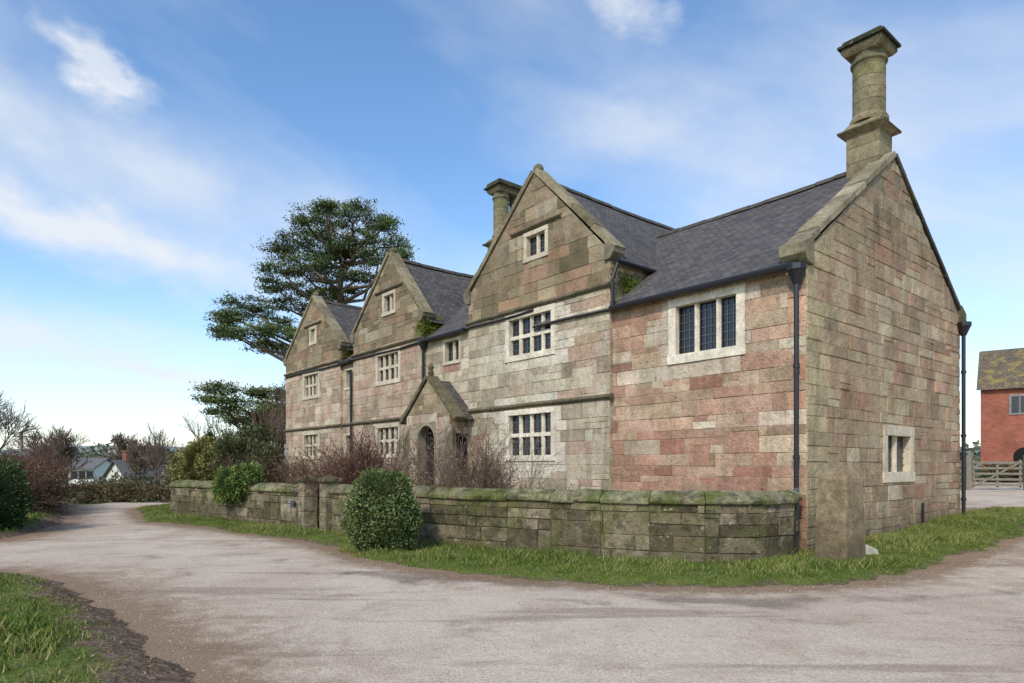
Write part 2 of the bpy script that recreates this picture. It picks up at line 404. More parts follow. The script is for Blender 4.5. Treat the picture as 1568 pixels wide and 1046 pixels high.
# gable fronts
def gable_front(s0,s1,ap,zk,za,wins,palette,hlim=True):
    h=[]
    for w in wins: window(Fp,*w[:6],holes=h,sw=.13 if w[4]>2 else .1,col=w[6] if len(w)>6 else PALE2)
    big=[q for q,w in zip(h,wins) if len(w)>6 and w[6] is PALE]
    def cf(a,z):
        if z>5.68:
            return pick('gable')
        if near(big,a,z,.42): return tuple(np.array(PALE)*rs.uniform(.82,.97))
        return pick(palette)
    wall(blocks,mort,Fp,[(s0,-.4),(s1,-.4),(s1,zk),(ap,za),(s0,zk)],h,cf,mkcourses(-.4,9.3,.2,.38),.35,1.05)
    for ss,sg in ((s0,1),(s1,-1)):
        fr=Frame(W(ss,-.1),RV,-FV*sg)
        wall(blocks,mort,fr,[(0,-.4),(.12,-.4),(.12,5.3),(0,5.3)],[],lambda a,z:pick(palette),mkcourses(-.4,5.4,.22,.38))
        wall(blocks,mort,fr,[(0,5.3),(2.2,5.3),(2.2,zk-.05),(0,zk-.05)],[],lambda a,z:pick('gable'),mkcourses(5.3,zk,.2,.3))
    stringc(Fp,s0-.07,s1+.07,5.68); stringc(Fp,s0-.07,s1+.07,3.15)
    coping(Fp,[(s0-.12,zk-.02),(ap,za+.02)],-.32,.05,.13); coping(Fp,[(s1+.12,zk-.02),(ap,za+.02)],-.32,.05,.13)
    for ss,sg in ((s0,-1),(s1,1)):
        trim.extr(Fp,[(ss-sg*.12,zk-.22),(ss+sg*.06,zk-.2),(ss+sg*.17,zk-.06),(ss+sg*.17,zk+.1),(ss-sg*.1,zk+.2)],-.33,.07,lin((132,124,104)))
    q=Fp.p(ap,-.13,0); trim.lathe(q[0],q[1],[(.10,za+.05),(.14,za+.14),(.12,za+.22),(.05,za+.28)],10,lin((124,116,92)))
    for w in wins:
        if w[2]>6.3:
            stringc(Fp,w[0]-.5,w[1]+.5,w[3]+.1,(124,112,92),.09,.11)
G1=(4.46,9.87,7.0,6.45,9.05); G2=(12.42,17.23,14.5,6.4,8.82); G3=(18.35,24.0,20.95,6.3,8.62)
gable_front(*G1,[(6.25,8.15,4.36,5.58,4,2,PALE),(6.25,8.15,1.72,3.04,4,2,PALE),(6.5,7.4,6.86,7.6,2,1,PALE2)],'main')
gable_front(*G2,[(13.75,15.45,4.4,5.55,4,2,PALE2),(13.75,15.45,1.85,3.02,4,2,PALE2),(14.08,14.95,6.78,7.55,2,1)],'mainp')
gable_front(*G3,[(20.3,22.0,4.4,5.53,4,2,PALE2),(20.3,22.0,1.85,3.0,4,2,PALE2),(20.6,21.3,6.66,7.4,2,1)],'mainp')
# linking bays
h=[]; window(F0,10.4,11.3,4.66,5.42,2,1,holes=h,col=PALE2,sw=.08)
wall(blocks,mort,F0,[(9.87,-.4),(12.42,-.4),(12.42,5.62),(9.87,5.62)],h,lambda a,z:pick('main'),mkcourses(-.4,5.8,.22,.36))
stringc(F0,9.95,12.35,3.15)
h=[]; window(F0,17.45,18.1,4.5,5.3,2,1,holes=h,col=PALE2,sw=.07); window(F0,17.45,18.1,1.9,2.8,2,1,holes=h,col=PALE2,sw=.07)
wall(blocks,mort,F0,[(17.23,-.4),(18.35,-.4),(18.35,5.62),(17.23,5.62)],h,lambda a,z:pick('mainp'),mkcourses(-.4,5.8,.22,.36))
stringc(F0,17.3,18.28,3.15)
# end wall
h=[]; window(FE,3.3,4.95,1.25,2.42,2,1,.2,PALE2,False,.13,h)
TA=3.85; ZA=8.12
def ecol(a,z):
    if a<.7: return tuple(np.array(lin((190,172,134)))*rs.uniform(.82,1.1))
    c=np.array(pick('end'))
    if a<3.2: c=c*(.62)+np.array(lin((176,160,126)))*.38
    return tuple(c)
wall(blocks,mort,FE,[(0,-.4),(8.1,-.4),(8.1,5.35),(TA,ZA),(0,5.35)],h,ecol,mkcourses(-.4,8.4,.18,.36),.3,1.0,(.004,.024))
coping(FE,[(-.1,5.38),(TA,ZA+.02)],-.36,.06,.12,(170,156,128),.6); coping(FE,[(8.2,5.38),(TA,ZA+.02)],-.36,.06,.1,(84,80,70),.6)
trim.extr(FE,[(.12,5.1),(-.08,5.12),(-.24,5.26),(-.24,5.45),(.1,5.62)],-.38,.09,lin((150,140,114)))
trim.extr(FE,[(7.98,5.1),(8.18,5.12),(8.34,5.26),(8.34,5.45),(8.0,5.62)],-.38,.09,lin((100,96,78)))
# back and far end
FB=Frame(W(0,8.1),FV,RV)
wall(blocks,mort,FB,[(0,-.4),(24,-.4),(24,5.4),(0,5.4)],[],lambda a,z:pick('end'),mkcourses(-.4,5.5,.3,.4),.8,1.6)
FL=Frame(W(24,0),RV,FV)
wall(blocks,mort,FL,[(-.1,-.4),(8.1,-.4),(8.1,5.5),(4,8.7),(-.1,5.5)],[],lambda a,z:pick('end'),mkcourses(-.4,8.8,.3,.4),.8,1.6)
# ---- porch
PF=Frame(W(0,-.78),FV,-RV); ps0,ps1,pa=9.85,12.2,10.98
wall(blocks,mort,PF,[(ps0,-.4),(ps1,-.4),(ps1,3.05),(pa,4.12),(ps0,3.05)],[(10.56,11.56,-.5,2.85)],lambda a,z:pick('main') if z<3 else pick('gable'),mkcourses(-.4,4.2,.22,.34),.3,.7)
arc=[(11.06+.46*math.cos(t),2.3+.46*math.sin(t)) for t in np.linspace(0,math.pi,13)]
for i in range(12):
    (x0,z0),(x1,z1)=arc[i],arc[i+1]
    trim.extr(PF,[(x0,z0),(x1,z1),(x1,2.86),(x0,2.86)],-.28,.03,lin((160,148,124)))
trim.box(PF,10.54,10.6,-.28,.03,-.3,2.86,lin((160,148,124))); trim.box(PF,11.52,11.58,-.28,.03,-.3,2.86,lin((160,148,124)))
for ss,sg in ((ps0,1),(ps1,-1)):
    fr=Frame(W(ss,-.78),RV,-FV*sg)
    wall(blocks,mort,fr,[(0,-.4),(.75,-.4),(.75,3.05),(0,3.05)],[(.22,.62,1.1,2.5)] if sg==1 else [],lambda a,z:pick('gable'),mkcourses(-.4,3.1,.22,.34),.3,.6)
for a0 in (ps0-.16,ps1-.16):
    pale_c=lin((152,142,120))
    trim.box(PF,a0,a0+.32,.0,.24,-.3,2.3,pale_c)
    trim.sweep(PF,a0,a0+.32,[(0,2.3),(.24,2.3),(.0,2.75)],pale_c)
coping(PF,[(ps0-.3,2.86),(pa,4.16)],-.3,.06,.12,(112,104,82),.5); coping(PF,[(ps1+.3,2.86),(pa,4.16)],-.3,.06,.12,(112,104,82),.5)
q=PF.p(pa,-.1,0); trim.lathe(q[0],q[1],[(.07,4.25),(.1,4.35),(.06,4.4),(.1,4.5),(.03,4.62)],10,lin((110,104,80)))
dark.box(PF,10.0,12.05,-.76,-.29,-.3,2.95)
# ---- roofs
roof=MB()
def roofgrid(p00,p10,p11,p01,jit=.018,thick=.0):
    p=[Vector(x) for x in (p00,p10,p11,p01)]; Lu=(p[1]-p[0]).length; Lv=(p[3]-p[0]).length
    nu=max(1,int(Lu/.6)); nv=max(1,int(Lv/.6)); vs=[];uv=[];ph=rs.uniform(0,6)
    for j in range(nv+1):
        for i in range(nu+1):
            a=i/nu;b=j/nv; q=p[0]*(1-a)*(1-b)+p[1]*a*(1-b)+p[2]*a*b+p[3]*(1-a)*b
            q.z+=jit*math.sin(a*Lu*1.1+ph)+rs.normal(0,jit*.3)-.05*math.sin(a*math.pi)*min(1,Lu/6)
            vs.append(q); uv.append((a*Lu,b*Lv))
    i0=len(roof.v); roof.v+=[tuple(v) for v in vs]; roof.uv+=uv; roof.c+=[(.1,.1,.1)]*len(vs)
    for j in range(nv):
        for i in range(nu):
            k=i0+j*(nu+1)+i; roof.f.append((k,k+1,k+nu+2,k+nu+1))
def P3(s,t,z): x,y=W(s,t); return (x,y,z)
roofgrid(P3(.3,-.18,5.12),P3(7.0,-.18,5.12),P3(7.0,TA,8.08),P3(.3,TA,8.08))
roofgrid(P3(.3,8.3,5.1),P3(7.0,8.3,5.1),P3(7.0,TA,8.08),P3(.3,TA,8.08))
roofgrid(P3(7.0,-.18,5.55),P3(24,-.18,5.55),P3(24,4.0,8.66),P3(7.0,4.0,8.66))
roofgrid(P3(7.0,8.3,5.3),P3(24,8.3,5.3),P3(24,4.0,8.66),P3(7.0,4.0,8.66))
for g,tend in ((G1,7.0),(G2,4.0),(G3,4.0)):
    s0,s1,ap,zk,za=g; zr=za-.1
    roofgrid(P3(s0-.16,.14,zk-.22),P3(s0-.16,tend,zk-.22),P3(ap,tend,zr),P3(ap,.14,zr),.01)
    roofgrid(P3(s1+.16,.14,zk-.22),P3(s1+.16,tend,zk-.22),P3(ap,tend,zr),P3(ap,.14,zr),.01)
roofgrid(P3(ps0-.28,-.6,2.88),P3(ps0-.28,.02,2.88),P3(pa,.02,4.12),P3(pa,-.6,4.12),.004)
roofgrid(P3(ps1+.28,-.6,2.88),P3(ps1+.28,.02,2.88),P3(pa,.02,4.12),P3(pa,-.6,4.12),.004)
ro=roof.obj('roof',M_roof,H,fix=False)
sm=ro.modifiers.new('thick','SOLIDIFY'); sm.thickness=.04; sm.offset=0
ridge=MB()
def ridget(s0,t0,s1,t1,z):
    a=Vector(P3(s0,t0,z)); b=Vector(P3(s1,t1,z)); L=(b-a).length; n=int(L/.42); d=(b-a)/L; sd=Vector((-d.y,d.x,0))
    for i in range(n):
        p=a+d*(L*i/n); q=a+d*(L*(i+1)/n-.012); o=rs.uniform(-.008,.008)-.05*math.sin(math.pi*i/n)*min(1,L/6)
        pr=[(-.13,-.09),(-.08,.01),(0,.045),(.08,.01),(.13,-.09)]
        vs=[tuple(p+sd*x+Vector((0,0,z2+o))) for x,z2 in pr]+[tuple(q+sd*x+Vector((0,0,z2+o))) for x,z2 in pr]
        ridge.mesh(vs,[(k,k+1,6+k,5+k) for k in range(4)]+[(0,1,2,3,4),(9,8,7,6,5)],tuple(np.array(lin((92,88,84)))*rs.uniform(.75,1.2)))
ridget(.35,TA,6.3,TA,8.13); ridget(7,4,24,4,8.70)
for g,te in ((G1,7.0),(G2,3.9),(G3,3.9)): ridget(g[2],.2,g[2],te,g[4]-.06)
ridge.obj('ridge_tiles',M_trim,H)
# ---- gutters & downpipes
def rod(mb,p,q,r,n=8,col=(.03,.03,.03)):
    p=Vector(p);q=Vector(q);d=(q-p).normalized(); u=d.orthogonal().normalized(); v=d.cross(u)
    vs=[];
    for c in (p,q):
        for i in range(n):
            a=2*math.pi*i/n; vs.append(tuple(c+u*r*math.cos(a)+v*r*math.sin(a)))
    mb.mesh(vs,[(i,(i+1)%n,n+(i+1)%n,n+i) for i in range(n)]+[tuple(range(n))[::-1],tuple(range(n,2*n))],col)
rod(iron,P3(.1,-.2,5.08),P3(4.36,-.2,5.1),.065)
rod(iron,P3(9.95,-.2,5.52),P3(12.35,-.2,5.52),.06); rod(iron,P3(17.3,-.2,5.52),P3(18.3,-.2,5.52),.06)
rod(iron,P3(4.3,-.05,6.2),P3(4.3,1.7,6.2),.05)
rod(iron,P3(4.3,.0,6.16),P3(4.38,-.12,5.75),.04); rod(iron,P3(4.38,-.1,5.75),P3(4.38,-.1,5.1),.04)
rod(iron,P3(8.2,8.3,5.1),P3(.1,8.3,5.1),.06)
def pipe(s,t,z0,z1,hop=True,mat=iron,r=.045,tt=0):
    rod(mat,P3(s,t,z0),P3(s,t,z1),r)
    z=z0+.5
    while z<z1: rod(mat,P3(s,t,z),P3(s,t,z+.07),r*1.35); z+=1.6
    if hop:
        x,y=W(s,t); mat.lathe(x,y,[(.06,z1-.05),(.09,z1+.02),(.15,z1+.16),(.17,z1+.18),(.17,z1+.28)],8,(.03,.03,.03))
lead_pipe=MB()
pipe(.12,-.12,1.2,4.82); pipe(.12,-.12,.05,1.2,False,lead_pipe,.05)
rod(iron,P3(.12,-.12,5.05),P3(.12,-.14,4.9),.05)
pipe(12.3,-.12,.1,5.3); pipe(17.4,-.12,.1,5.2,False)
pipe(-.12,8.0,.2,4.9); rod(iron,P3(-.1,8.0,5.1),P3(-.1,8.35,5.2),.06); rod(iron,P3(-.12,1.0+4.2,.3),P3(-.12,5.2,.75),.03)
# ---- chimneys
def chimney(s,t,cols,z0,zp,zc,zt,side,wide,r):
    fr=Frame(W(s,t),RV,-FV)
    ST=lin((156,140,112)); half=side/2; n=len(cols); ex=max(abs(c) for c in cols)
    def slab(z0,z1,h0,h1,col=ST):
        vs=[fr.p(a*(h0+ex),b*h0,z0) for a,b in ((-1,-1),(1,-1),(1,1),(-1,1))]+[fr.p(a*(h1+ex),b*h1,z1) for a,b in ((-1,-1),(1,-1),(1,1),(-1,1))]
        trim.mesh(vs,[(3,2,1,0),(4,5,6,7),(0,1,5,4),(1,2,6,5),(2,3,7,6),(3,0,4,7)],col)
    z=z0
    while z<zp-.02:
        z2=min(zp,z+.32); slab(z,z2-.004,half,half,tuple(np.array(ST)*rs.uniform(.8,1.25))); z=z2
    slab(zp,zp+.07,half,half+.13); slab(zp+.07,zp+.12,half+.14,half+.14,lin((90,88,62))); slab(zp+.12,zp+.28,half+.08,half-.03)
    for c in cols:
        x,y,_=fr.p(c,0,0); z=zp+.28
        trim.lathe(x,y,[(r*1.18,z),(r*1.18,z+.08),(r*1.02,z+.18)],28,ST)
        zz=np.linspace(z+.18,zc-.2,5)
        for i in range(4): trim.lathe(x,y,[(r,zz[i]),(r*.99,zz[i+1]-.003)],28,tuple(np.array(lin((136,130,90) if i==3 else (148,136,108)))*rs.uniform(.92,1.08)))
        trim.lathe(x,y,[(r*.98,zz[-1]),(r*1.0,zc-.16),(r*1.12,zc-.12),(r*1.12,zc-.07),(r*1.0,zc-.02),(r*1.05,zc+.1)],28,lin((124,116,90)))
    slab(zc+.06,zc+.14,r*1.08,r*1.3); slab(zc+.14,zc+.24,r*1.3,wide/2-.06,lin((98,92,72))); slab(zc+.24,zc+.3,wide/2,wide/2,lin((56,56,42))); slab(zc+.3,zt,wide/2-.05,wide/2-.09,lin((62,60,44)))
chimney(.48,TA-.02,[0],7.5,8.72,10.42,10.82,.68,.95,.325)
chimney(13.0,4.0,[-.38,.38],8.2,9.5,11.35,11.8,.7,.9,.28)
fr=Frame(W(18.3,4.0),RV,-FV)
trim.box(fr,-.5,.5,-.3,.3,8.2,9.0,lin((120,110,92))); trim.box(fr,-.56,.56,-.36,.36,9.0,9.1,lin((90,84,66)))
blocks.obj('stone_walls',M_stone,H,fix=False); mort.obj('wall_mortar',M_stone,H,fix=False)
trim.obj('stone_trim',M_trim,H,bevel=.012); pale.obj('window_frames',M_pale,H,bevel=.008)
glass.obj('window_panes',M_glass,H,fix=False); leadb.obj('lead_cames',M_lead,H); iron.obj('gutters_and_downpipes',M_iron,H)
lead_pipe.obj('grey_downpipe',M_lead,H); dark.obj('porch_interior',M_dark,H)
# ------------------------------------------------------------ garden wall
GW=empty('stone_garden_wall'); gb=MB(); gm=MB(); gt=MB()
def smoothpts(pts,step=.8):
    P=[np.array(p,float) for p in pts]; P=[2*P[0]-P[1]]+P+[2*P[-1]-P[-2]]; out=[]
    for i in range(1,len(P)-2):
        for k in np.linspace(0,1,12,endpoint=False):
            a,b,c,d=P[i-1],P[i],P[i+1],P[i+2]
            out.append(.5*((2*b)+(c-a)*k+(2*a-5*b+4*c-d)*k*k+(-a+3*b-3*c+d)*k**3))
    out.append(P[-2]); o=[out[0]]
    for q in out[1:]:
        if np.linalg.norm(q-o[-1])>=step: o.append(q)
    o[-1]=out[-1]; return o
WALLPTS=[]
def gwall(pts,top=.98,step=.8):
    pts=smoothpts(pts,step); crs=sorted([-.3,-.02,.22,.47,.66,.84,top]); WALLPTS.append(pts)
    nrm=[]
    for i in range(len(pts)):
        d=pts[min(i+1,len(pts)-1)]-pts[max(i-1,0)]; d/=np.linalg.norm(d); nrm.append(np.array([d[1],-d[0]]) )
    for i in range(len(pts)-1):
        a,b=pts[i],pts[i+1]; d=b-a; L=np.linalg.norm(d); d=d/L; n=np.array([d[1],-d[0]])
        if np.dot(n,-a)<0: n=-n
        fr=Frame(tuple(a),d,n); fr2=Frame(tuple(a-n*.36),d,-n)
        c2=list(crs)
        if rs.rand()<.5: c2.remove(c2[rs.randint(2,5)])
        shade=.75 if a[0]>3.0 else .95
        for f in (fr,fr2):
            wall(gb,gm,f,[(0,-.3),(L,-.3),(L,top),(0,top)],[],lambda x,z:tuple(np.array(pick('garden',.1))*shade),c2,.35,1.1,(.006,.035),mc=(96,88,70))
        kk=1 if L<.9 else 2
        for j in range(kk):
            n0=nrm[i] if np.dot(nrm[i],n)>0 else -nrm[i]; n1=nrm[i+1] if np.dot(nrm[i+1],n)>0 else -nrm[i+1]
            j1=lambda:rs.uniform(-.016,.016)
            prof=[(.07,top-.01),(.08+j1(),top+.06+j1()),(.03,top+.11+j1()),(-.14,top+.2+j1()),(-.3,top+.13),(-.42,top+.06),(-.42,top-.01)]
            t0=j/kk; t1=(j+1)/kk-.004; vs=[]
            dz=rs.uniform(-.014,.014)
            for t in (t0,t1):
                q=a+(b-a)*t; nn=n0*(1-t)+n1*t
                vs+=[(q[0]+nn[0]*x,q[1]+nn[1]*x,z+dz) for x,z in prof]
            m=len(prof); gt.mesh(vs,[(x,(x+1)%m,m+(x+1)%m,m+x) for x in range(m)]+[tuple(range(m))[::-1],tuple(range(m,2*m))],tuple(np.array(lin((150,144,112)))*rs.uniform(.8,1.1)))
gwall([(4.95,11.3),(4.5,10.55),(3.6,10.12),(2.4,10.4),(1.26,10.9),(-.2,11.75),(-1.7,12.7),(-3.1,13.9),(-4.05,14.75)])
gwall([(-4.95,15.55),(-6.8,17.1),(-8.8,18.8),(-10.7,20.5)],.94)
gb.obj('wall_stones',M_gwall,GW,fix=False); gm.obj('wall_mortar',M_gwall,GW,fix=False); gt.obj('wall_coping',M_cope,GW,bevel=.02)
for (x,y) in ((-4.18,14.95),(-4.82,15.42)):
    g=MB(); fr=Frame((x,y),FV,-RV); c=lin((160,148,120))
    z=-.2
    while z<1.0:
        g.box(fr,-.17,.17,-.17,.17,z,z+.35,tuple(np.array(c)*rs.uniform(.8,1.2))); z+=.353
    g.box(fr,-.22,.22,-.22,.22,z,z+.08,lin((122,114,90)))
    vs=[fr.p(a*.19,b*.19,z+.08) for a,b in ((-1,-1),(1,-1),(1,1),(-1,1))]+[fr.p(0,0,z+.17)]
    g.mesh(vs,[(0,1,4),(1,2,4),(2,3,4),(3,0,4),(3,2,1,0)],lin((112,106,84)))
    g.obj('stone_gate_pillar',M_gwall,bevel=.015)
g=MB(); fr=Frame((-5.25,15.8),FV,-RV); g.box(fr,-.1,.1,.06,.075,.6,.74); o=g.obj('wall_plaque',simple('plaque_slate',(70,76,92),.6,.1),bevel=.004)
# big tapered gatepost
g=MB(); fr=Frame((5.2,10.35),(math.cos(.62),math.sin(.62)),(-math.sin(.62),math.cos(.62)))
lv=[(-.2,.31,.27),(.1,.305,.265),(.45,.29,.25),(.8,.285,.25),(1.1,.265,.24),(1.38,.255,.225),(1.48,.215,.19),(1.55,.09,.08)]
vs=[];fs=[]; K=12
for z,hx,hy in lv:
    for k in range(K):
        a=2*math.pi*(k+.5)/K; ca,sa=math.cos(a),math.sin(a); q=1/max(abs(ca),abs(sa)); q=q*.92+.08*1.15
        vs.append(fr.p(ca*q*hx+rs.uniform(-.005,.005),sa*q*hy+rs.uniform(-.005,.005),z+rs.uniform(-.005,.005)))
for i in range(len(lv)-1):
    for k in range(K): fs.append((K*i+k,K*i+(k+1)%K,K*i+K+(k+1)%K,K*i+K+k))
fs.append(tuple(range(len(vs)-K,len(vs)))); g.mesh(vs,fs,lin((156,136,108)))
g.obj('tapered_stone_post',M_trim,bevel=.015)
g=MB(); fr=Frame((5.95,10.95),(1,.2),(-.2,1)); g.extr(fr,[(-.12,.05),(.2,.05),(.12,.2),(-.08,.28)],-.1,.1,lin((190,184,166))); g.obj('loose_stone',M_pale,bevel=.02)
# ------------------------------------------------------------ ground, road, verges
def gridmesh(name,xs,ys,zf,mat,keep=None,colf=None):
    X,Y=np.meshgrid(xs,ys); Z=zf(X,Y); nx,ny=len(xs),len(ys)
    V=np.stack([X,Y,Z],-1).reshape(-1,3); I=np.arange(nx*ny).reshape(ny,nx)
    Fq=np.stack([I[:-1,:-1],I[:-1,1:],I[1:,1:],I[1:,:-1]],-1).reshape(-1,4)
    if keep is not None:
        kp=keep(X,Y).reshape(-1); Fq=Fq[kp[Fq].all(1)]
    Cc=None if colf is None else colf(X,Y).reshape(-1,3)
    return np_mesh(name,V,Fq,Cc,mat,None,True)
far=np.concatenate([-np.geomspace(2500,45,26),np.arange(-42,46,1.5),np.geomspace(48,2500,26)])
gridmesh('ground',far,far+10,lambda X,Y:hgt(X,Y)-.07,M_field)
def sn(X,Y,seed=0):
    r=np.random.RandomState(seed); o=0
    for f,a in ((.5,1),(1.1,.6),(2.3,.4),(4.7,.25),(9,.12)):
        for _ in range(2):
            th=r.uniform(0,6.28); o=o+a*np.sin((X*np.cos(th)+Y*np.sin(th))*f*2+r.uniform(0,6.28))
    return o/2.5
def sdist(X,Y,poly):
    p=np.array(poly,float); d=np.full(X.shape,1e9); ins=np.zeros(X.shape,bool)
    for i in range(len(p)):
        a=p[i];b=p[(i+1)%len(p)]; e=b-a; t=np.clip(((X-a[0])*e[0]+(Y-a[1])*e[1])/(e@e),0,1)
        d=np.minimum(d,np.hypot(X-a[0]-t*e[0],Y-a[1]-t*e[1]))
        c=((a[1]>Y)!=(b[1]>Y)); xx=(b[0]-a[0])*(Y-a[1])/(b[1]-a[1]+1e-12)+a[0]; ins^=(c&(X<xx))
    return np.where(ins,d,-d)
V1=[(-14,24),(-11.9,20.6),(-10.3,18.2),(-7.5,16.1),(-4.9,14.1),(-3.5,12.4),(-2.83,11.3),(-1.7,10.05),(-.8,9.4),(.76,8.74),(1.84,8.45),(3.0,8.4),(3.9,8.5),(5.0,8.85),(5.9,9.4),(7.6,10.8),(10.2,13.1),(15,17.6),(13.5,19),(11.5,17.3),(8,14.8),(5.3,12.2),(-10,30),(-14,31)]
V2=[(-1.2,3.2),(-2.2,4.8),(-3.2,6.1),(-4.45,7.4),(-6.1,9.0),(-7.6,9.7),(-25,10.2),(-25,1),(-1.0,1)]
V3=[(-14.6,21.4),(-12.7,18.8),(-10.9,15.0),(-10.8,13.7),(-12.5,12.4),(-26,12.2),(-26,36),(-20,30),(-17,25)]
def roadcol(X,Y):
    s1=sdist(X,Y,V1); s2=np.maximum(sdist(X,Y,V2),sdist(X,Y,V3)); g=np.maximum(np.exp(-np.abs(np.minimum(s1,0))/.4),np.exp(-np.abs(np.minimum(s2,0))/.75))
    g=np.maximum(g,.55*np.exp(-(((X-10)/3.5)**2+((Y-11)/2.0)**2)))
    w=np.exp(-(((X+.6)/2.0)**2+((Y-(9.2-.25*(X+.6)))/.35)**2))*.9+np.exp(-(((X-3.2)/1.8)**2+((Y-7.6-.05*X)/.3)**2))*.8+np.exp(-(((X-6.4)/1.4)**2+((Y-8.2-.25*(X-6.4))/.25)**2))*.6
    R=np.hypot(X-9,Y-24); tr=sum(np.exp(-((R-q)/.18)**2) for q in (17.6,18.3,19.9))*.38
    return np.stack([g,np.clip(w+tr,0,1),g*0],-1)
gridmesh('gravel_road',np.arange(-17,32,.16),np.arange(-4,34,.16),lambda X,Y:hgt(X,Y)+.012*sn(X,Y,3),M_road,lambda X,Y:~((X<-9)&(Y>28)),roadcol)
def zof(d,X,Y,amp):
    q=np.clip(d/.6,0,1); return -.03+(amp+.03)*q*q*(3-2*q)+.02*sn(X*1.3,Y*1.3,4)*q
def blademesh(name,x,y,z,hh,c,root,r,w=None):
    n=len(x); a=r.uniform(0,6.28,n); w=hh*.07+.0022 if w is None else w; ln=r.normal(0,.5,(n,2))*hh[:,None]
    b0=np.stack([x-np.cos(a)*w,y-np.sin(a)*w,z],-1); b1=np.stack([x+np.cos(a)*w,y+np.sin(a)*w,z],-1)
    tp=np.stack([x+ln[:,0],y+ln[:,1],z+hh],-1)
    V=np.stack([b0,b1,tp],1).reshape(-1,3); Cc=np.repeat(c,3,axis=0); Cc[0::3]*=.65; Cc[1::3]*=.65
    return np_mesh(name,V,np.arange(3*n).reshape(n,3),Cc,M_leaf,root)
def grasscol(x,y,r):
    n=len(x); c0=np.array(lin((98,122,42))); c1=np.array(lin((144,154,78))); c2=np.array(lin((180,162,116)))
    m=np.clip(.5+.6*sn(x*1.1,y*1.1,14)+r.normal(0,.25,n),0,1)[:,None]; c=c0*(1-m)+c1*m; dry=(r.rand(n)<.17)[:,None]; return np.where(dry,c2,c)*r.uniform(.65,1.15,(n,1))
def blades(name,root,sdf,bbox,dens,hmin,hmax,off,seed,mask=None,amp=.08):
    r=np.random.RandomState(seed); A=(bbox[1]-bbox[0])*(bbox[3]-bbox[2]); n=int(A*dens)
    x=r.uniform(bbox[0],bbox[1],n); y=r.uniform(bbox[2],bbox[3],n)
    k=(y<20)|(r.rand(n)<.3)
    if mask is not None: k&=mask(x,y)
    x,y=x[k],y[k]; n=len(x)
    d=sdf(x,y); pat=np.clip(.58+.8*sn(x*1.7,y*1.7,11)+.35*sn(x*5,y*5,12),.05,1)
    k=(d>off+r.exponential(.2,n)-.16) & (r.rand(n)<pat)
    x,y,d=x[k],y[k],d[k]; n=len(x); z=hgt(x,y)+zof(d,x,y,amp)-.005
    hh=r.uniform(hmin,hmax,n)*(.5+.6*np.clip(1+sn(x*2,y*2,5),0,2))*np.clip(.45+(d-off)*1.5,.45,1)
    blademesh(name,x,y,z,hh,grasscol(x,y,r),root,r)
def verge(name,poly,bbox,step,soil,amp,dens,hb,mask=None,seed=1):
    sdf=lambda X,Y:sdist(X,Y,poly)+.16*sn(X*1.2,Y*1.2,seed)+.10*sn(X*5,Y*5,seed+3)
    def cf(X,Y):
        g=np.clip((sdf(X,Y)-soil+.05)/.35,0,1)
        gd=sdist(X,Y,[(4.9,11.4),(3.6,10.3),(1.26,11.1),(-1.7,12.9),(-4.5,15.2),(-10.7,20.7),(-10.3,31),(5.2,12.5)])
        if name=='grass_verge': g=np.where(gd>0,g*.25,g)
        return np.stack([g,g,g],-1)
    root=gridmesh(name,np.arange(bbox[0],bbox[1],step),np.arange(bbox[2],bbox[3],step),lambda X,Y:hgt(X,Y)+zof(sdf(X,Y),X,Y,amp),M_verge,lambda X,Y:sdf(X,Y)>-.2,cf)
    blades('grass_blades',root,sdf,bbox,dens,hb[0],hb[1],soil,seed+20,mask,amp)
    if name!='roadside_bank':   # dead leaves and litter
        r=np.random.RandomState(seed+50); n=int((bbox[1]-bbox[0])*(bbox[3]-bbox[2])*(60 if name=='grass_verge' else 160)); x=r.uniform(bbox[0],bbox[1],n); y=r.uniform(bbox[2],bbox[3],n); d=sdf(x,y)
        k=(d>-.05)&(d<soil+.3)&mask(x,y); x,y,d=x[k],y[k],d[k]; n=len(x); z=hgt(x,y)+zof(d,x,y,amp)+.012
        u=r.normal(size=(n,3)); u[:,2]*=.3; u/=np.linalg.norm(u,axis=1)[:,None]; v=np.cross(u,r.normal(size=(n,3))); v/=np.linalg.norm(v,axis=1)[:,None]; v[:,2]*=.4
        s=r.uniform(.006,.02,(n,1)); P=np.stack([x,y,z],-1); V=np.stack([P-u*s,P+v*s*.6,P+u*s,P-v*s*.6],1).reshape(-1,3)
        cc=np.array(lin((150,118,86)))*r.uniform(.4,1.4,(n,1)); np_mesh('leaf_litter',V,np.arange(4*n).reshape(n,4),np.repeat(cc,4,axis=0),M_leaf,root)
    return root
def m1(x,y):
    gd=sdist(x,y,[(4.9,11.4),(3.6,10.1),(1.26,10.9),(-1.7,12.7),(-4.5,15.1),(-10.7,20.5),(-10.3,31),(5.2,12.3)])
    end=((x-C[0])*FV[0]+(y-C[1])*FV[1])
    t=(x-C[0])*RV[0]+(y-C[1])*RV[1]
    return (gd<0)&~((end>-.03)&(t>0))
VR=verge('grass_verge',V1,(-14.5,15.5,8,31.5),.12,.08,.09,2000,(.03,.075),m1,1)
verge('grass_bank',V2,(-14,-.8,1,10.6),.1,.5,.14,2600,(.03,.07),lambda x,y:(x>-11)&(y>3.6),2)
verge('roadside_bank',V3,(-26,-10,12,36),.2,.35,.12,300,(.05,.13),lambda x,y:(x>-18)&(y<24),3)
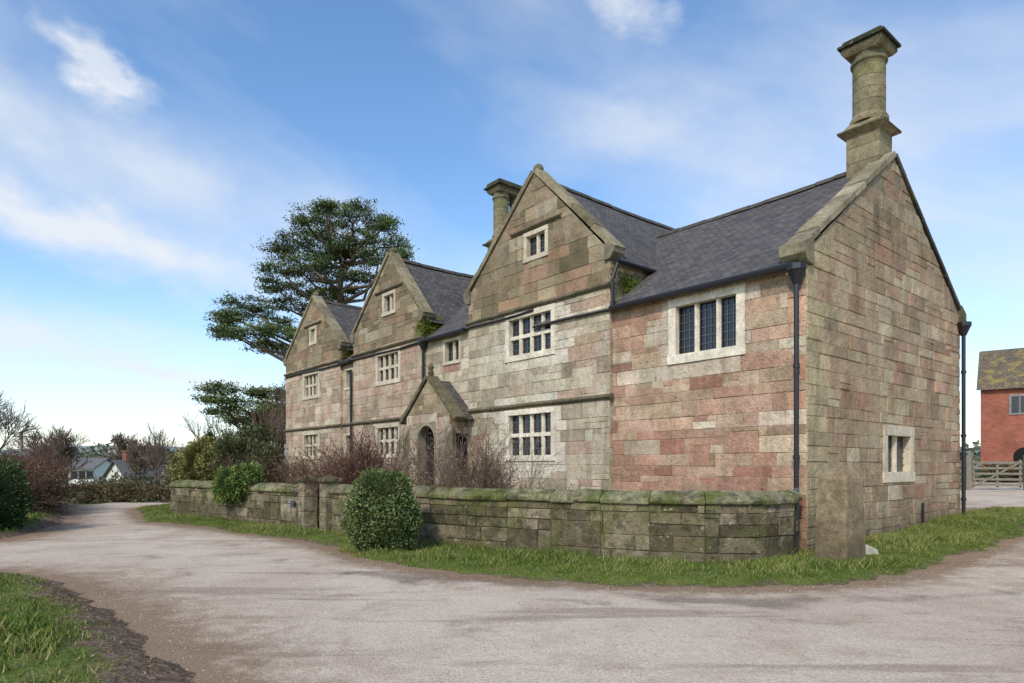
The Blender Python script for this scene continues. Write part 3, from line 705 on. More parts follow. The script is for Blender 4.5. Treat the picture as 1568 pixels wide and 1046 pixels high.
# taller unmown grass at the foot of walls and post
r=np.random.RandomState(77); xs=[];ys=[]
for pts in WALLPTS:
    for a,b in zip(pts[:-1],pts[1:]):
        n=int(np.linalg.norm(b-a)*520); t=r.rand(n); d=(b-a)/np.linalg.norm(b-a); nn=np.array([d[1],-d[0]]); nn=nn if nn@(-a)>0 else -nn
        q=a+(b-a)*t[:,None]+nn*(.03+np.abs(r.normal(0,.09,n)))[:,None]; xs.append(q[:,0]); ys.append(q[:,1])
n=4200; t=r.uniform(0,8,n); q=C+RV*t[:,None]-FV*(.04+np.abs(r.normal(0,.1,n)))[:,None]; xs.append(q[:,0]); ys.append(q[:,1])
n=700; a=r.uniform(0,6.28,n); rr=.36+np.abs(r.normal(0,.06,n)); xs.append(5.2+np.cos(a)*rr); ys.append(10.35+np.sin(a)*rr)
x=np.concatenate(xs);y=np.concatenate(ys); k=r.rand(len(x))<np.clip(.45+.9*sn(x*2,y*2,31),.05,1); x,y=x[k],y[k]; hh=r.uniform(.05,.19,len(x))*np.clip(.8+.6*sn(x*1.5,y*1.5,33),.35,1.3)
blademesh('wall_foot_grass',x,y,hgt(x,y)+.06,hh,grasscol(x,y,r)*.9,VR,r,.005)
# loose gravel
n=16000; x=rs.uniform(-6,9,n); y=rs.uniform(3.5,12,n); sdA=np.maximum(sdist(x,y,V1),sdist(x,y,V2)); k=(sdA<.1)&(rs.rand(n)<np.clip(.3+.6*sn(x,y,8)+np.exp(-np.abs(sdA)/.35),.05,1)); x,y=x[k],y[k]; n=len(x)
r=rs.uniform(.004,.012,n); z=hgt(x,y)+.012*sn(x,y,3)
octv=np.array([(1,0,0),(0,1,0),(-1,0,0),(0,-1,0),(0,0,.7),(0,0,-.5)]); octf=np.array([(0,1,4),(1,2,4),(2,3,4),(3,0,4),(1,0,5),(2,1,5),(3,2,5),(0,3,5)])
ang=rs.uniform(0,6.28,n); R=np.stack([np.cos(ang),-np.sin(ang),np.sin(ang),np.cos(ang)],-1).reshape(n,2,2)
sv=octv[None]*r[:,None,None]*rs.uniform(.6,1.4,(n,6,1)); sv[:,:,:2]=np.einsum('nij,nkj->nki',R,sv[:,:,:2]); sv+=np.stack([x,y,z],-1)[:,None]
cg=np.array(lin((190,172,150)))*rs.uniform(.5,1.35,(n,1)); np_mesh('loose_gravel',sv.reshape(-1,3),(octf[None]+6*np.arange(n)[:,None,None]).reshape(-1,3),np.repeat(cg,6,axis=0),M_leaf)
# ------------------------------------------------------------ vegetation
def leafmesh(name,P,size,cols,parent=None,asp=.6,flat=None,seed=0,mat=None):
    r=np.random.RandomState(seed); n=len(P); P=np.asarray(P)
    u=r.normal(size=(n,3)); u/=np.linalg.norm(u,axis=1)[:,None]
    v=r.normal(size=(n,3)); v-=u*(u*v).sum(1)[:,None]; v/=np.linalg.norm(v,axis=1)[:,None]
    if flat is not None: u[:,2]*=flat; 
    s=(size*r.uniform(.6,1.4,n))[:,None]; u=u*s; v=v*s*asp
    V=np.stack([P-u,P+v*.8-u*.1,P+u,P-v*.8-u*.1],1).reshape(-1,3)
    return np_mesh(name,V,np.arange(4*n).reshape(n,4),np.repeat(cols,4,axis=0),mat or M_leaf,parent)
def tubes(name,segs,mat,parent=None,k=5):
    S=np.array([(*a,*b,ra,rb) for a,b,ra,rb in segs],float); p=S[:,:3];q=S[:,3:6]; d=q-p; d/=np.linalg.norm(d,axis=1)[:,None]+1e-9
    ref=np.where(np.abs(d[:,2:3])>.9,np.array([[1.,0,0]]),np.array([[0,0,1.]])); u=np.cross(d,ref); u/=np.linalg.norm(u,axis=1)[:,None]; v=np.cross(d,u)
    th=np.arange(k)*2*np.pi/k; ring=u[:,None]*np.cos(th)[None,:,None]+v[:,None]*np.sin(th)[None,:,None]
    V=np.concatenate([p[:,None]+ring*S[:,6][:,None,None],q[:,None]+ring*S[:,7][:,None,None]],1).reshape(-1,3)
    i=np.arange(k); f=np.stack([i,(i+1)%k,k+(i+1)%k,k+i],-1); Fq=(f[None]+2*k*np.arange(len(S))[:,None,None]).reshape(-1,4)
    return np_mesh(name,V,Fq,None,mat,parent,True)
def grow(segs,p,d,L,r,depth,spread=.6,up=.15,nch=3,wob=.15,minr=.003,rng=rs):
    p=np.array(p,float); d=np.array(d,float); d/=np.linalg.norm(d); ns=4
    r0=r; pts=[]
    for i in range(ns):
        d=d+rng.normal(0,wob,3)+np.array([0,0,up*.3]); d/=np.linalg.norm(d)
        q=p+d*L/ns; r1=r0-(r*.45)/ns; segs.append((tuple(p),tuple(q),max(r0,minr),max(r1,minr))); p=q; r0=r1
        pts.append((p.copy(),d.copy(),r0))
    if depth<=0: return
    for (pp,dd,rr) in pts[1:]:
        for _ in range(nch if pp is pts[-1][0] else max(1,nch-1)):
            a=rng.normal(0,spread,3); nd=dd+a+np.array([0,0,up]); grow(segs,pp,nd,L*rng.uniform(.5,.8),rr*rng.uniform(.45,.7),depth-1,spread,up,nch,wob,minr,rng)
def pine(name,trunk,clumps,dep,seed,r0=.42):
    r=np.random.RandomState(seed); root=empty(name); segs=[]
    tp=[np.array(t,float) for t in trunk]
    for i in range(len(tp)-1):
        k=5
        for j in range(k):
            a=tp[i]+(tp[i+1]-tp[i])*j/k; b=tp[i]+(tp[i+1]-tp[i])*(j+1)/k
            f=(i+j/k)/(len(tp)-1); f2=(i+(j+1)/k)/(len(tp)-1); segs.append((tuple(a[:3]),tuple(b[:3]),r0*(1-f*.8),r0*(1-f2*.8)))
    P=[];Cc=[]
    for (u,v,ru,rv) in clumps:
        d=dep+r.uniform(-2.6,2.6); c=np.array([(u-784)/1000*d,d,1.6+(712-v)/1000*d]); rx=ru/1000*d; rz=rv/1000*d
        zz=c[2]-abs(c[0]-tp[-1][0])*.28-r.uniform(.3,1.2); best=min(segs[:5*(len(tp)-1)],key=lambda s_:abs(s_[0][2]-zz)); s0=np.array(best[0]); mid=(s0+c)/2+np.array([0,0,-.4])+r.normal(0,.3,3)
        path=[s0,s0*.6+mid*.4+r.normal(0,.12,3),mid,mid*.5+c*.5+r.normal(0,.15,3),c]; rr=np.linspace(.13,.04,5)
        for i in range(4): segs.append((tuple(path[i]),tuple(path[i+1]),rr[i],rr[i+1]))
        ns=int(36*max(.5,rx*rz*1.1)); tone=r.uniform(.8,1.2)
        for _ in range(ns):
            q=r.normal(size=3); q/=np.linalg.norm(q); q*=r.uniform(.2,1.15)**.6; sc_=c+q*np.array([rx*1.08,rx*.9,rz*1.15]); segs.append((tuple(c*.4+sc_*.6+r.normal(0,.1,3)),tuple(sc_),.025,.01))
            m=int(r.uniform(50,95)); pr=r.normal(size=(m,3))*np.array([.25,.25,.13]); pr[:,2]=np.abs(pr[:,2])*1.1-.05
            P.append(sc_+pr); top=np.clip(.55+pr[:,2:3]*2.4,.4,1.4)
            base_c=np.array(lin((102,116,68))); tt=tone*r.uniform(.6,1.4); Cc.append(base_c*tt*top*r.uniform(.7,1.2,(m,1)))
    P=np.concatenate(P);Cc=np.concatenate(Cc)
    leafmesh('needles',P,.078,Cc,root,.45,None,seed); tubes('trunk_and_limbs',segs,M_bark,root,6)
clA=[(540,340,34,13),(505,333,26,11),(470,336,24,11),(585,348,24,12),(604,378,22,12),(560,366,30,13),(520,362,30,12),(485,364,28,12),(448,366,26,12),(428,386,22,11),(470,392,34,12),(510,390,30,12),(545,396,28,12),(580,398,28,12),(430,412,26,12),(465,420,28,11),(500,425,30,12),(540,425,28,12),(575,430,22,12),(460,448,28,10),(500,452,24,10),(525,450,26,10),(378,468,32,11),(356,490,24,10),(398,482,30,11),(434,470,28,11),(362,512,26,10),(396,510,28,10),(430,500,26,11),(452,515,22,10),(402,530,24,8),(480,470,26,10),(432,536,20,8),(552,320,20,7),(500,320,20,7),(348,508,17,8),(612,395,16,9),(420,438,20,9),(345,482,14,7),(595,340,14,6),(490,405,24,9),(530,378,22,9)]
pine('pine_tree',[(-10.2,38,-.5),(-10.5,38,6),(-10.1,38.2,11),(-9.9,38.3,14.5)],clA,38,11)
clB=[(335,598,28,8),(322,612,18,7),(352,616,26,8),(385,626,34,9),(415,622,26,9),(342,634,20,7),(372,646,24,8),(405,642,28,10),(430,640,18,13),(425,606,16,8),(395,604,14,6),(390,665,30,9),(420,668,22,12)]
pine('pine_tree',[(-13.4,36,-.5),(-13.6,36,2.5),(-13.3,36,5)],clB,36,12,.25)
def baretree(name,x,y,Hh,seed,r0=.16,depth=4,mat=M_twig,spread=.5,minr=.008,lean=(0,0)):
    r=np.random.RandomState(seed); segs=[]; z=float(hgt(x,y))-.2
    grow(segs,(x,y,z),(lean[0],lean[1],1),Hh*.42,r0,depth,spread,.25,3,.12,minr,r); tubes(name,segs,mat,None,4)
baretree('bare_tree',-12.3,35,7.0,21,.10,3,lean=(.05,0),minr=.010,spread=.4)
baretree('bare_tree',-28.7,35,6.6,22,.15,4,minr=.010,spread=.5)
baretree('bare_tree',-52,88,7.5,23,.16,4,minr=.03)
baretree('bare_tree',-14.5,32,4.6,24,.08,3,minr=.009,spread=.4)
baretree('bare_tree',-34,60,6.0,26,.1,4,minr=.02)
baretree('bare_tree',-11.9,31,5.4,27,.08,3,minr=.009,spread=.45)
baretree('bare_tree',-25,46,5.2,28,.08,3,minr=.014,spread=.45)
baretree('bare_tree',-44,64,7.0,29,.12,4,minr=.02,spread=.45)
def twigbush(name,x,y,rad,Hh,seed,mat,n=26,leaf=None,minr=.004):
    r=np.random.RandomState(seed); segs=[]; z=float(hgt(x,y))
    for _ in range(n):
        a=r.uniform(0,6.28); q=r.uniform(0,.5)*rad; d=(math.cos(a)*rad*.7,math.sin(a)*rad*.7,Hh*r.uniform(.6,1.1))
        grow(segs,(x+math.cos(a)*q,y+math.sin(a)*q,z),d,Hh*.6*r.uniform(.6,1.1),.010,2,.42,.1,3,.16,minr,r)
    root=empty(name); tubes('stems',segs,mat,root,3)
    if leaf:
        idx=r.choice(len(segs),leaf[0]); P=np.array([segs[i][1] for i in idx])+r.normal(0,.04,(leaf[0],3)); cc=np.array(lin(leaf[1]))*r.uniform(.6,1.3,(leaf[0],1)); leafmesh('leaves',P,leaf[2],cc,root,.6,None,seed)
twigbush('bare_shrub',-3.75,16.0,1.0,2.0,31,M_twigr,40,(6500,(118,88,66),.028),.0045)
twigbush('bare_shrub',-4.6,17.2,.8,1.6,36,M_twigr,20,(2200,(116,92,62),.028),.0045)
twigbush('bare_shrub',-1.1,14.2,.7,2.2,32,M_twig,20,(2000,(160,132,98),.02),.004)
twigbush('bare_shrub',-.4,13.9,.6,1.8,33,M_twig,16,(1200,(164,122,88),.02),.004)
twigbush('bare_shrub',-2.3,14.5,.5,1.05,37,M_twig,14,(1800,(120,116,70),.024),.004)
twigbush('bare_shrub',.8,14.0,.8,1.1,34,M_twigr,14,(900,(138,120,70),.025))
twigbush('bare_shrub',-6.0,19.5,1.0,1.7,35,M_twig,24,(2600,(106,100,62),.03))
twigbush('bare_shrub',-7.2,19.4,.9,1.8,38,M_twigr,20,(2400,(112,98,66),.03))
def leafbush(name,blobs,leaf,n,cols,seed,core=True,dens_shell=.8,lumpa=1.0,shv=.25):
    r=np.random.RandomState(seed); root=empty(name); P=[];Cc=[]
    tot=sum(b[3]*b[4] for b in blobs)
    for b in blobs:
        m=int(n*b[3]*b[4]/tot); q=r.normal(size=(m,3)); q/=np.linalg.norm(q,axis=1)[:,None]
        lump=1+lumpa*(.09*np.sin(q[:,0:1]*7+b[0])+.08*np.sin(q[:,1:2]*8+b[1]*3)+.07*np.sin(q[:,2:3]*9+2)+.05*np.sin(q[:,0:1]*17+q[:,2:3]*13))
        rad=lump*(1-(1-dens_shell)*r.rand(m,1)**.8+r.normal(0,.03,(m,1))); P.append(np.array(b[:3])+q*rad*np.array([b[3],b[3],b[4]]))
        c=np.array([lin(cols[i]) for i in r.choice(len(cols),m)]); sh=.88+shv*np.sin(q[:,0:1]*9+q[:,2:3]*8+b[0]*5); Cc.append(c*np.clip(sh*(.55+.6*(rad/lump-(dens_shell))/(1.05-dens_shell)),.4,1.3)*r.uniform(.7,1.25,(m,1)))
        if core:
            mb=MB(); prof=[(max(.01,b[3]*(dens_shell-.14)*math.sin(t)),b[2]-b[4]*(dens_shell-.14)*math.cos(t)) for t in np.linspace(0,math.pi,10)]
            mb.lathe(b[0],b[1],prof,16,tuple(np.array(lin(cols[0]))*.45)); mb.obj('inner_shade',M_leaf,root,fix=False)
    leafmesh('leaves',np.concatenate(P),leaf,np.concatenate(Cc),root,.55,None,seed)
GR=[(106,122,68),(122,138,82),(92,106,60),(138,148,96)]
leafbush('round_shrub',[(-2.33,11.7,.86,.6,.70),(-2.55,11.8,.58,.52,.52),(-2.08,11.7,.6,.5,.52),(-2.2,11.45,.75,.42,.45),(-2.5,11.5,.9,.4,.4)],.027,38000,GR,41,True,.82,.6,.15)
YG=[(142,136,72),(120,122,66),(154,140,88),(104,110,60)]
leafbush('yellow_green_shrub',[(-10.3,21.8,1.5,.8,1.05),(-9.7,21.4,1.5,.65,.85),(-11.0,22.4,1.3,.75,1.05),(-10.2,21.9,2.2,.45,.4)],.045,18000,YG,42,True,.6)
leafbush('leafy_shrub',[(-7.4,17.35,1.1,.5,.5),(-7.0,17.3,1.25,.45,.45),(-7.7,17.7,.95,.45,.45)],.032,13000,[(116,136,66),(100,120,58),(130,150,82)],43,True,.65)
leafbush('evergreen_shrub',[(-8.6,20.5,1.6,.8,1.0),(-7.6,20.2,1.5,.7,.85),(-9.3,21.6,1.8,.6,1.0),(-8.9,22.5,2.2,.7,1.0)],.045,17000,[(80,92,56),(94,104,64),(106,98,66)],44,True,.6)
leafbush('conifer_shrub',[(-10.9,23.6,1.7,.25,1.3)],.05,2500,[(60,74,50),(70,84,54)],45,True,.6)
leafbush('dark_hedge',[(-12.1,15.2,.8,.8,1.1),(-12.6,14.2,.8,.95,1.2),(-13.2,13.0,.9,1.0,1.2),(-12.9,16.3,.7,.75,.9)],.04,30000,[(70,90,50),(84,104,56),(58,74,44)],46,True,.7)
BR=[(144,118,94),(124,102,80),(160,134,106),(108,96,72)]
leafbush('bramble_hedge',[(-15.2,19.3,.65,.9,.95),(-14.9,20.6,.6,.9,.95),(-16.1,21.4,.7,1.1,1.15),(-17.1,22.8,.7,1.1,1.15),(-18.6,24.4,.7,1.3,1.25)],.04,26000,BR,47,True,.5)
for i,(x,y) in enumerate(((-14.9,19.6),(-15.6,21.0),(-16.7,22.5),(-18.0,24.0))): twigbush('bramble_stems',x,y,.9,1.8,60+i,M_twigr,20,(1100,(134,108,84),.03),.006)
leafbush('field_hedge',[(-18.6+i*1.3,28.5+.3*i,.2,1.0,.8+.2*math.sin(i*2)) for i in range(8)],.05,19000,[(118,104,72),(98,100,58),(132,110,86)],48,True,.5)
leafbush('distant_shrubs',[(-27+i*2.0,43+1.6*math.sin(i*3),-.5,1.5,1.4+.6*math.sin(i*1.7)) for i in range(9)],.11,13000,[(116,98,78),(104,92,70),(90,96,62)],49,True,.5)
def moss(name,s,t,z,rs_,rt,rz,n,seed,col=(104,122,30)):
    r=np.random.RandomState(seed); q=r.normal(size=(n,3))*.45; base=np.array(W(s,t)); P=np.zeros((n,3)); P[:,:2]=base+q[:,0:1]*FV*rs_+q[:,1:2]*RV*rt; P[:,2]=z+q[:,2]*rz
    cc=np.array(lin(col))*r.uniform(.4,1.3,(n,1)); leafmesh(name,P,.03,cc,H,.6,None,seed)
moss('moss_patch',12.36,.35,6.0,.05,.5,.45,1800,71); moss('moss_patch',12.5,-.12,5.95,.35,.04,.35,500,72); moss('moss_patch',18.3,.3,5.95,.05,.5,.4,900,73,(96,104,40)); moss('moss_patch',4.4,.6,5.75,.04,.6,.25,900,74,(96,108,40))
def treeline(name,d,u0,u1,n,zb,hs,col,seed,leaf,cnt):
    r=np.random.RandomState(seed); P=[];Cc=[]
    for i in range(n):
        u=u0+(u1-u0)*(i+r.rand())/n; dd=d*r.uniform(.9,1.15); x=(u-784)/1000*dd; h_=hs*r.uniform(.5,1.1); m=cnt
        q=r.normal(size=(m,3)); q/=np.linalg.norm(q,axis=1)[:,None]; q*=r.rand(m,1)**.4
        P.append(np.array([x,dd,zb+h_*.5])+q*np.array([h_*.7,h_*.6,h_*.6])); c=np.array(lin(col[r.randint(len(col))])); Cc.append(c*r.uniform(.7,1.2,(m,1)))
    leafmesh(name,np.concatenate(P),leaf,np.concatenate(Cc),None,.7,None,seed)
treeline('distant_trees',62,60,330,20,-2.6,2.8,[(118,100,80),(98,96,70),(128,108,88),(88,96,64)],80,.16,520)
treeline('distant_trees',105,-60,420,60,-3.2,7.2,[(122,110,94),(104,104,80),(134,118,100),(94,102,76)],81,.28,460)
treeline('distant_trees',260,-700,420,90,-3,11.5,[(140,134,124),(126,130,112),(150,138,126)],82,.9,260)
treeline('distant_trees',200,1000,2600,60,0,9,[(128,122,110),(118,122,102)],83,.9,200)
def hill(name,d,h0,amp,col,seed):
    th=np.radians(np.arange(-180,181,1.5)); hh=h0+amp*(np.sin(th*5+seed)+.6*np.sin(th*11+1)+.3*np.sin(th*23+2)); V=[]
    for rr,f in ((d*.7,0),(d*.85,.6),(d,1),(d*1.2,.2)):
        for a,hv in zip(th,hh): V.append((math.sin(a)*rr,math.cos(a)*rr,-3+(hv+3)*f))
    n=len(th); Fq=[(j*n+i,j*n+i+1,(j+1)*n+i+1,(j+1)*n+i) for j in range(3) for i in range(n-1)]
    np_mesh(name,V,Fq,None,simple(name+'_hazed_ground',col,.95,.2,.02,0,0),None,True)
hill('hills',900,20,4,(128,142,140),3)  # distance haze painted in as a paler blue-green base colour
g=MB(); g.lathe(-35.3,47,[(.14,-1.2),(.1,4.0)],8,(.2,.18,.15)); fr=Frame((-35.3,47),(1,0),(0,-1)); g.box(fr,-.5,.5,.13,.2,3.6,3.7,(.2,.18,.15)); g.obj('utility_pole',M_wood)
# ------------------------------------------------------------ far houses (left)
def cottage(name,x,y,ang,w,d,he,hr,wallc,roofc,zb,chim=True):
    root=empty(name); A=(math.cos(ang),math.sin(ang)); Nn=(math.sin(ang),-math.cos(ang)); fr=Frame((x,y),A,Nn)
    mw=simple(name+'_render',wallc,.8,.06,2,0,0); mr_=simple(name+'_roof',roofc,.8,.2,3); wl=MB(); rf=MB(); wn=MB(); fx=MB()
    pg=[(-d,zb),(0,zb),(0,he),(-d/2,hr),(-d,he)]
    wl.sweep(fr,0,w,pg,(.5,.5,.5))
    o=.35; sl=(hr-he)/(d/2)
    for s_ in (0,1):
        e=(.0+o,he-o*sl) if s_==0 else (-d-o,he-o*sl); rd=(-d/2,hr+.02)
        rf.mesh([fr.p(a,n,z+dz) for dz in (.02,.16) for a,(n,z) in ((-o,e),(w+o,e),(w+o,rd),(-o,rd))],[(0,1,2,3),(4,5,6,7),(0,1,5,4),(1,2,6,5),(2,3,7,6),(3,0,4,7)])
    for i in range(3):
        for z0 in (zb+.9,zb+2.5):
            a=w*(.1+.31*i)
            if z0+1.0<he+.05: wn.box(fr,a,a+.9,-.1,.02,z0,z0+.9); fx.box(fr,a-.08,a+.98,-.1,.012,z0-.08,z0+.98)
    wl.obj('walls',mw,root); rf.obj('roof',mr_,root); wn.obj('windows',M_glass,root); fx.obj('window_surrounds',M_pale,root)
    if chim:
        cb=MB(); cb.box(fr,w*.2,w*.2+.8,-d/2-.4,-d/2+.4,hr-.5,hr+1.1); cb.box(fr,w*.2-.08,w*.2+.88,-d/2-.48,-d/2+.48,hr+1.1,hr+1.25); cb.obj('chimney_stack',simple(name+'_stack',(130,84,66),.9),root)
cottage('white_house',-54.3,80,-.15,3.4,4,1.2,2.3,(228,226,218),(104,100,98),-2.6,False)
cottage('white_cottage',-43.2,73,1.05,4.6,3.8,.4,2.0,(214,210,200),(98,94,90),-2.6)
# ------------------------------------------------------------ brick barn (right)
B=empty('brick_barn'); mB,nt,b=newmat('red_brick'); uv=N(nt,'ShaderNodeUVMap').outputs[0]; P=N(nt,'ShaderNodeTexCoord').outputs['Object']
br=N(nt,'ShaderNodeTexBrick'); nt.links.new(uv,br.inputs[0]); br.inputs['Scale'].default_value=1; br.inputs['Brick Width'].default_value=.23; br.inputs['Row Height'].default_value=.075; br.inputs['Mortar Size'].default_value=.006
br.inputs['Color1'].default_value=L4((180,98,72)); br.inputs['Color2'].default_value=L4((152,80,58)); br.inputs['Mortar'].default_value=L4((156,128,110))
cc=mix(nt,1,br.outputs[0],ramp(nt,noise(nt,P,.9,6,.7),[(.3,grey(.6)),(.7,grey(1.15))]),'MULTIPLY'); nt.links.new(cc,b.inputs['Base Color']); b.inputs['Roughness'].default_value=.9
mR,nt,b=newmat('mossy_roof_tiles'); uv=N(nt,'ShaderNodeUVMap').outputs[0]; P=N(nt,'ShaderNodeTexCoord').outputs['Object']
br=N(nt,'ShaderNodeTexBrick'); nt.links.new(uv,br.inputs[0]); br.inputs['Scale'].default_value=1; br.inputs['Brick Width'].default_value=.25; br.inputs['Row Height'].default_value=.2; br.inputs['Mortar Size'].default_value=.015
br.inputs['Color1'].default_value=L4((122,102,84)); br.inputs['Color2'].default_value=L4((96,88,74)); br.inputs['Mortar'].default_value=L4((50,44,40))
cc=mix(nt,mr(nt,noise(nt,P,1.6,6,.75),.48,.62,0,.8),br.outputs[0],L4((154,134,66))); nt.links.new(cc,b.inputs['Base Color']); b.inputs['Roughness'].default_value=.9
fr=Frame((28.7,40),(.79,-.613),(-.613,-.79)); bw=MB(); bf=MB(); bd=MB(); bg=MB(); bx=MB()
def bquad(mb,pts,w,h): mb.poly(pts,(.3,.3,.3),[(0,0),(w,0),(w,h),(0,h)])
bz0,bz1,bzr=.3,6.3,9.0
bquad(bw,[fr.p(0,0,bz0),fr.p(16,0,bz0),fr.p(16,0,bz1),fr.p(0,0,bz1)],16,6)
bw.poly([fr.p(0,-7,bz0),fr.p(0,0,bz0),fr.p(0,0,bz1),fr.p(0,-3.5,bzr),fr.p(0,-7,bz1)],(.3,.3,.3),[(0,0),(7,0),(7,6),(3.5,8.4),(0,6)])
bw.poly([fr.p(16,0,bz0),fr.p(16,-7,bz0),fr.p(16,-7,bz1),fr.p(16,-3.5,bzr),fr.p(16,0,bz1)],(.3,.3,.3),[(0,0),(7,0),(7,6),(3.5,8.4),(0,6)])
bquad(bw,[fr.p(16,-7,bz0),fr.p(0,-7,bz0),fr.p(0,-7,bz1),fr.p(16,-7,bz1)],16,6)
bquad(bf,[fr.p(-.2,.3,bz1-.15),fr.p(16.2,.3,bz1-.15),fr.p(16.2,-3.5,bzr+.05),fr.p(-.2,-3.5,bzr+.05)],16.4,4.5)
bquad(bf,[fr.p(16.2,-7.3,bz1-.15),fr.p(-.2,-7.3,bz1-.15),fr.p(-.2,-3.5,bzr+.05),fr.p(16.2,-3.5,bzr+.05)],16.4,4.5)
for a in (1.4,4.4,8): 
    bx.box(fr,a,a+1.0,-.05,.05,4.6,5.8); bg.box(fr,a+.1,a+.46,-.04,.06,4.7,5.7); bg.box(fr,a+.54,a+.9,-.04,.06,4.7,5.7)
for a in (1.6,6.5): 
    pg=[(a,bz0),(a+1.6,bz0),(a+1.6,2.2)]+[(a+.8+.8*math.cos(t),2.2+.5*math.sin(t)) for t in np.linspace(.2,math.pi-.2,8)]+[(a,2.2)]
    bd.extr(fr,pg,-.1,.02,(.03,.03,.03))
bw.obj('brick_walls',mB,B,fix=False); o=bf.obj('tiled_roof',mR,B,fix=False); bd.obj('cart_openings',M_dark,B); bg.obj('windows',M_glass,B); bx.obj('window_frames',M_pale,B)
O=empty('slate_outbuilding'); ob=MB(); orf=MB(); fr=Frame((27.6,43),(1,.0),(0,-1))
ob.box(fr,-3.5,1.5,-5,0,.3,4.2); ob.obj('walls',simple('dark_brick',(132,98,84),.9,.25,2),O)
orf.sweep(fr,-3.7,1.6,[(.25,4.1),(-2.5,6.2),(-5.25,4.1)],(.1,.1,.1)); orf.obj('roof',simple('slate',(90,90,94),.8,.2,3),O)
# wooden gate and fence
fg=empty('wooden_field_gate'); g=MB(); gx,gy=18.5,25.8; fr=Frame((18.35,26.2),(.93,-.36),(-.36,-.93)); z0=float(hgt(gx,gy))
for i in range(5): g.box(fr,.1,1.75,-.02,.02,z0+.18+i*.22,z0+.27+i*.22)
for a in (.1,1.65,.9): g.box(fr,a,a+.09,-.05,-.022,z0+.12,z0+1.22)
g.extr(fr,[(.15,z0+.2),(.27,z0+.2),(1.7,z0+1.1),(1.58,z0+1.1)],.022,.05,(.3,.3,.3)); g.obj('gate_bars',M_wood,fg,bevel=.005)
g=MB(); g.box(fr,-.12,.06,-.1,.08,z0-.2,z0+1.4); g.box(fr,1.8,1.98,-.1,.08,z0-.2,z0+1.4); g.obj('gate_posts',M_wood,fg,bevel=.01)
fe=empty('post_and_rail_fence'); g=MB(); fr2=Frame((18.2,26.3),(-.75,-.2),(.2,-.75))
for i in range(4): g.box(fr2,i*.9+.1,i*.9+.2,-.06,.06,z0-.2,z0+1.15)
for i in range(4): g.box(fr2,.05,3.0,.062,.09,z0+.2+i*.25,z0+.3+i*.25)
g.obj('rails',M_wood,fe)
leafbush('dark_hedge',[(23.2+i*1.6,31,1.0,1.1,.8) for i in range(4)],.08,7000,[(80,92,60),(100,104,70),(116,104,80)],91,True,.6)
# ------------------------------------------------------------ world
az=math.radians(-156); el=math.radians(40)
S=Vector((math.sin(az)*math.cos(el),math.cos(az)*math.cos(el),math.sin(el)))
w=bpy.data.worlds.new('World'); sc.world=w; w.use_nodes=True; nt=w.node_tree; bg_=nt.nodes['Background']
sky=N(nt,'ShaderNodeTexSky'); sky.sky_type='NISHITA'; sky.sun_disc=False; sky.sun_elevation=el; sky.sun_rotation=az; sky.air_density=1.0; sky.dust_density=.5; sky.ozone_density=1.6
tc=N(nt,'ShaderNodeTexCoord'); sx=N(nt,'ShaderNodeSeparateXYZ'); nt.links.new(tc.outputs['Generated'],sx.inputs[0])
AZ0=M(nt,'ARCTAN2',sx.outputs[0],sx.outputs[1]); EL0=M(nt,'ARCSINE',sx.outputs[2])
def comb(a,b,c=0.0):
    n=N(nt,'ShaderNodeCombineXYZ')
    for i,v in enumerate((a,b,c)):
        if isinstance(v,(int,float)): n.inputs[i].default_value=v
        else: nt.links.new(v,n.inputs[i])
    return n.outputs[0]
# turbulent warp gives ragged cloud edges
w1=noise(nt,comb(M(nt,'MULTIPLY',AZ0,14),M(nt,'MULTIPLY',EL0,20),.3),1.0,5,.6); w2=noise(nt,comb(M(nt,'MULTIPLY',AZ0,12),M(nt,'MULTIPLY',EL0,18),7.3),1.0,5,.6)
AZ=M(nt,'ADD',AZ0,M(nt,'MULTIPLY',M(nt,'SUBTRACT',w1,.5),.15)); EL=M(nt,'ADD',EL0,M(nt,'MULTIPLY',M(nt,'SUBTRACT',w2,.5),.07))
tilt0=M(nt,'ADD',EL0,M(nt,'MULTIPLY',AZ0,.22)); tilt=M(nt,'ADD',EL,M(nt,'MULTIPLY',AZ,.22))
n1=noise(nt,comb(M(nt,'MULTIPLY',AZ0,1.9),M(nt,'MULTIPLY',tilt0,4.6),3.1),1.4,5,.5,.2)
n2=noise(nt,comb(M(nt,'MULTIPLY',AZ0,6),M(nt,'MULTIPLY',tilt0,13),1.7),1.0,5,.55,.3)
base=mr(nt,n1,.40,.78,0,.6)
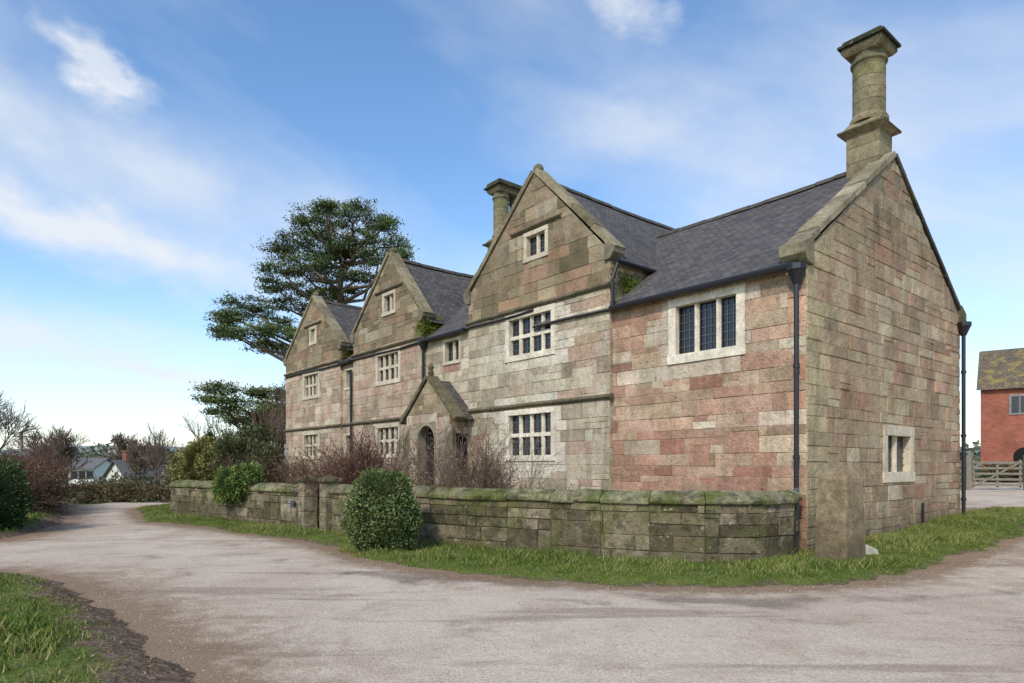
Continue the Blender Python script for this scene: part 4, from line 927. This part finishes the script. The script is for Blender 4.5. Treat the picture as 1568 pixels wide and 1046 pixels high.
def blob(a,e,ra,re,k):
    a,e,ra,re=[math.radians(v) for v in (a,e,ra,re)]
    dx=M(nt,'DIVIDE',M(nt,'SUBTRACT',AZ,a),ra); dy=M(nt,'DIVIDE',M(nt,'SUBTRACT',tilt,e+.22*a),re)
    q=M(nt,'ADD',M(nt,'MULTIPLY',dx,dx),M(nt,'MULTIPLY',dy,dy)); g=M(nt,'EXPONENT',M(nt,'MULTIPLY',q,-1))
    return M(nt,'MULTIPLY',g,k)
broad=M(nt,'ADD',blob(-36,17.4,15,2.0,1.15),M(nt,'ADD',blob(-42,10,12,2.6,.65),M(nt,'ADD',blob(-28,21,16,3.0,.4),blob(38,18,20,9,.4))))
broad=M(nt,'ADD',broad,M(nt,'ADD',blob(-25,6.5,14,.9,.5),blob(10,27,9,2,.3)))
broad=M(nt,'MULTIPLY',broad,mr(nt,n2,.3,.62,.6,1.1))
puff=M(nt,'ADD',blob(-32.6,27.4,3.4,1.8,1.5),blob(9.4,34.6,4.2,1.8,.8))
puff=mr(nt,M(nt,'MULTIPLY',puff,mr(nt,n2,.34,.58,.3,1.2)),.2,1.1,0,.7)
cl=M(nt,'ADD',M(nt,'MULTIPLY',base,mr(nt,n2,.3,.7,.6,1)),M(nt,'ADD',broad,puff))
hz=mr(nt,EL0,0,math.radians(14),.6,0); cl=M(nt,'MINIMUM',M(nt,'MAXIMUM',cl,hz),.93)
hs=N(nt,'ShaderNodeHueSaturation'); hs.inputs['Saturation'].default_value=1.15; hs.inputs['Value'].default_value=1.55; nt.links.new(sky.outputs[0],hs.inputs['Color'])
cm=mix(nt,cl,hs.outputs[0],(5.7,6.0,6.4,1))
nt.links.new(cm,bg_.inputs['Color']); bg_.inputs['Strength'].default_value=.148
sl=bpy.data.lights.new('sun','SUN'); sl.energy=2.6; sl.angle=math.radians(6); sl.color=(1,.93,.83)
so=bpy.data.objects.new('sun',sl); COL.objects.link(so); so.rotation_euler=S.to_track_quat('Z','Y').to_euler()
# ------------------------------------------------------------ camera
cd=bpy.data.cameras.new('camera'); cam=bpy.data.objects.new('camera',cd); COL.objects.link(cam); sc.camera=cam
cam.location=(0,0,1.6); cam.rotation_euler=(math.radians(90),0,0); cd.sensor_width=36; cd.lens=36*1000/1568; cd.shift_y=(712-523)/1568; cd.clip_end=6000; cd.clip_start=.05
sc.view_settings.view_transform='Standard'; sc.view_settings.look='None'; sc.view_settings.exposure=0
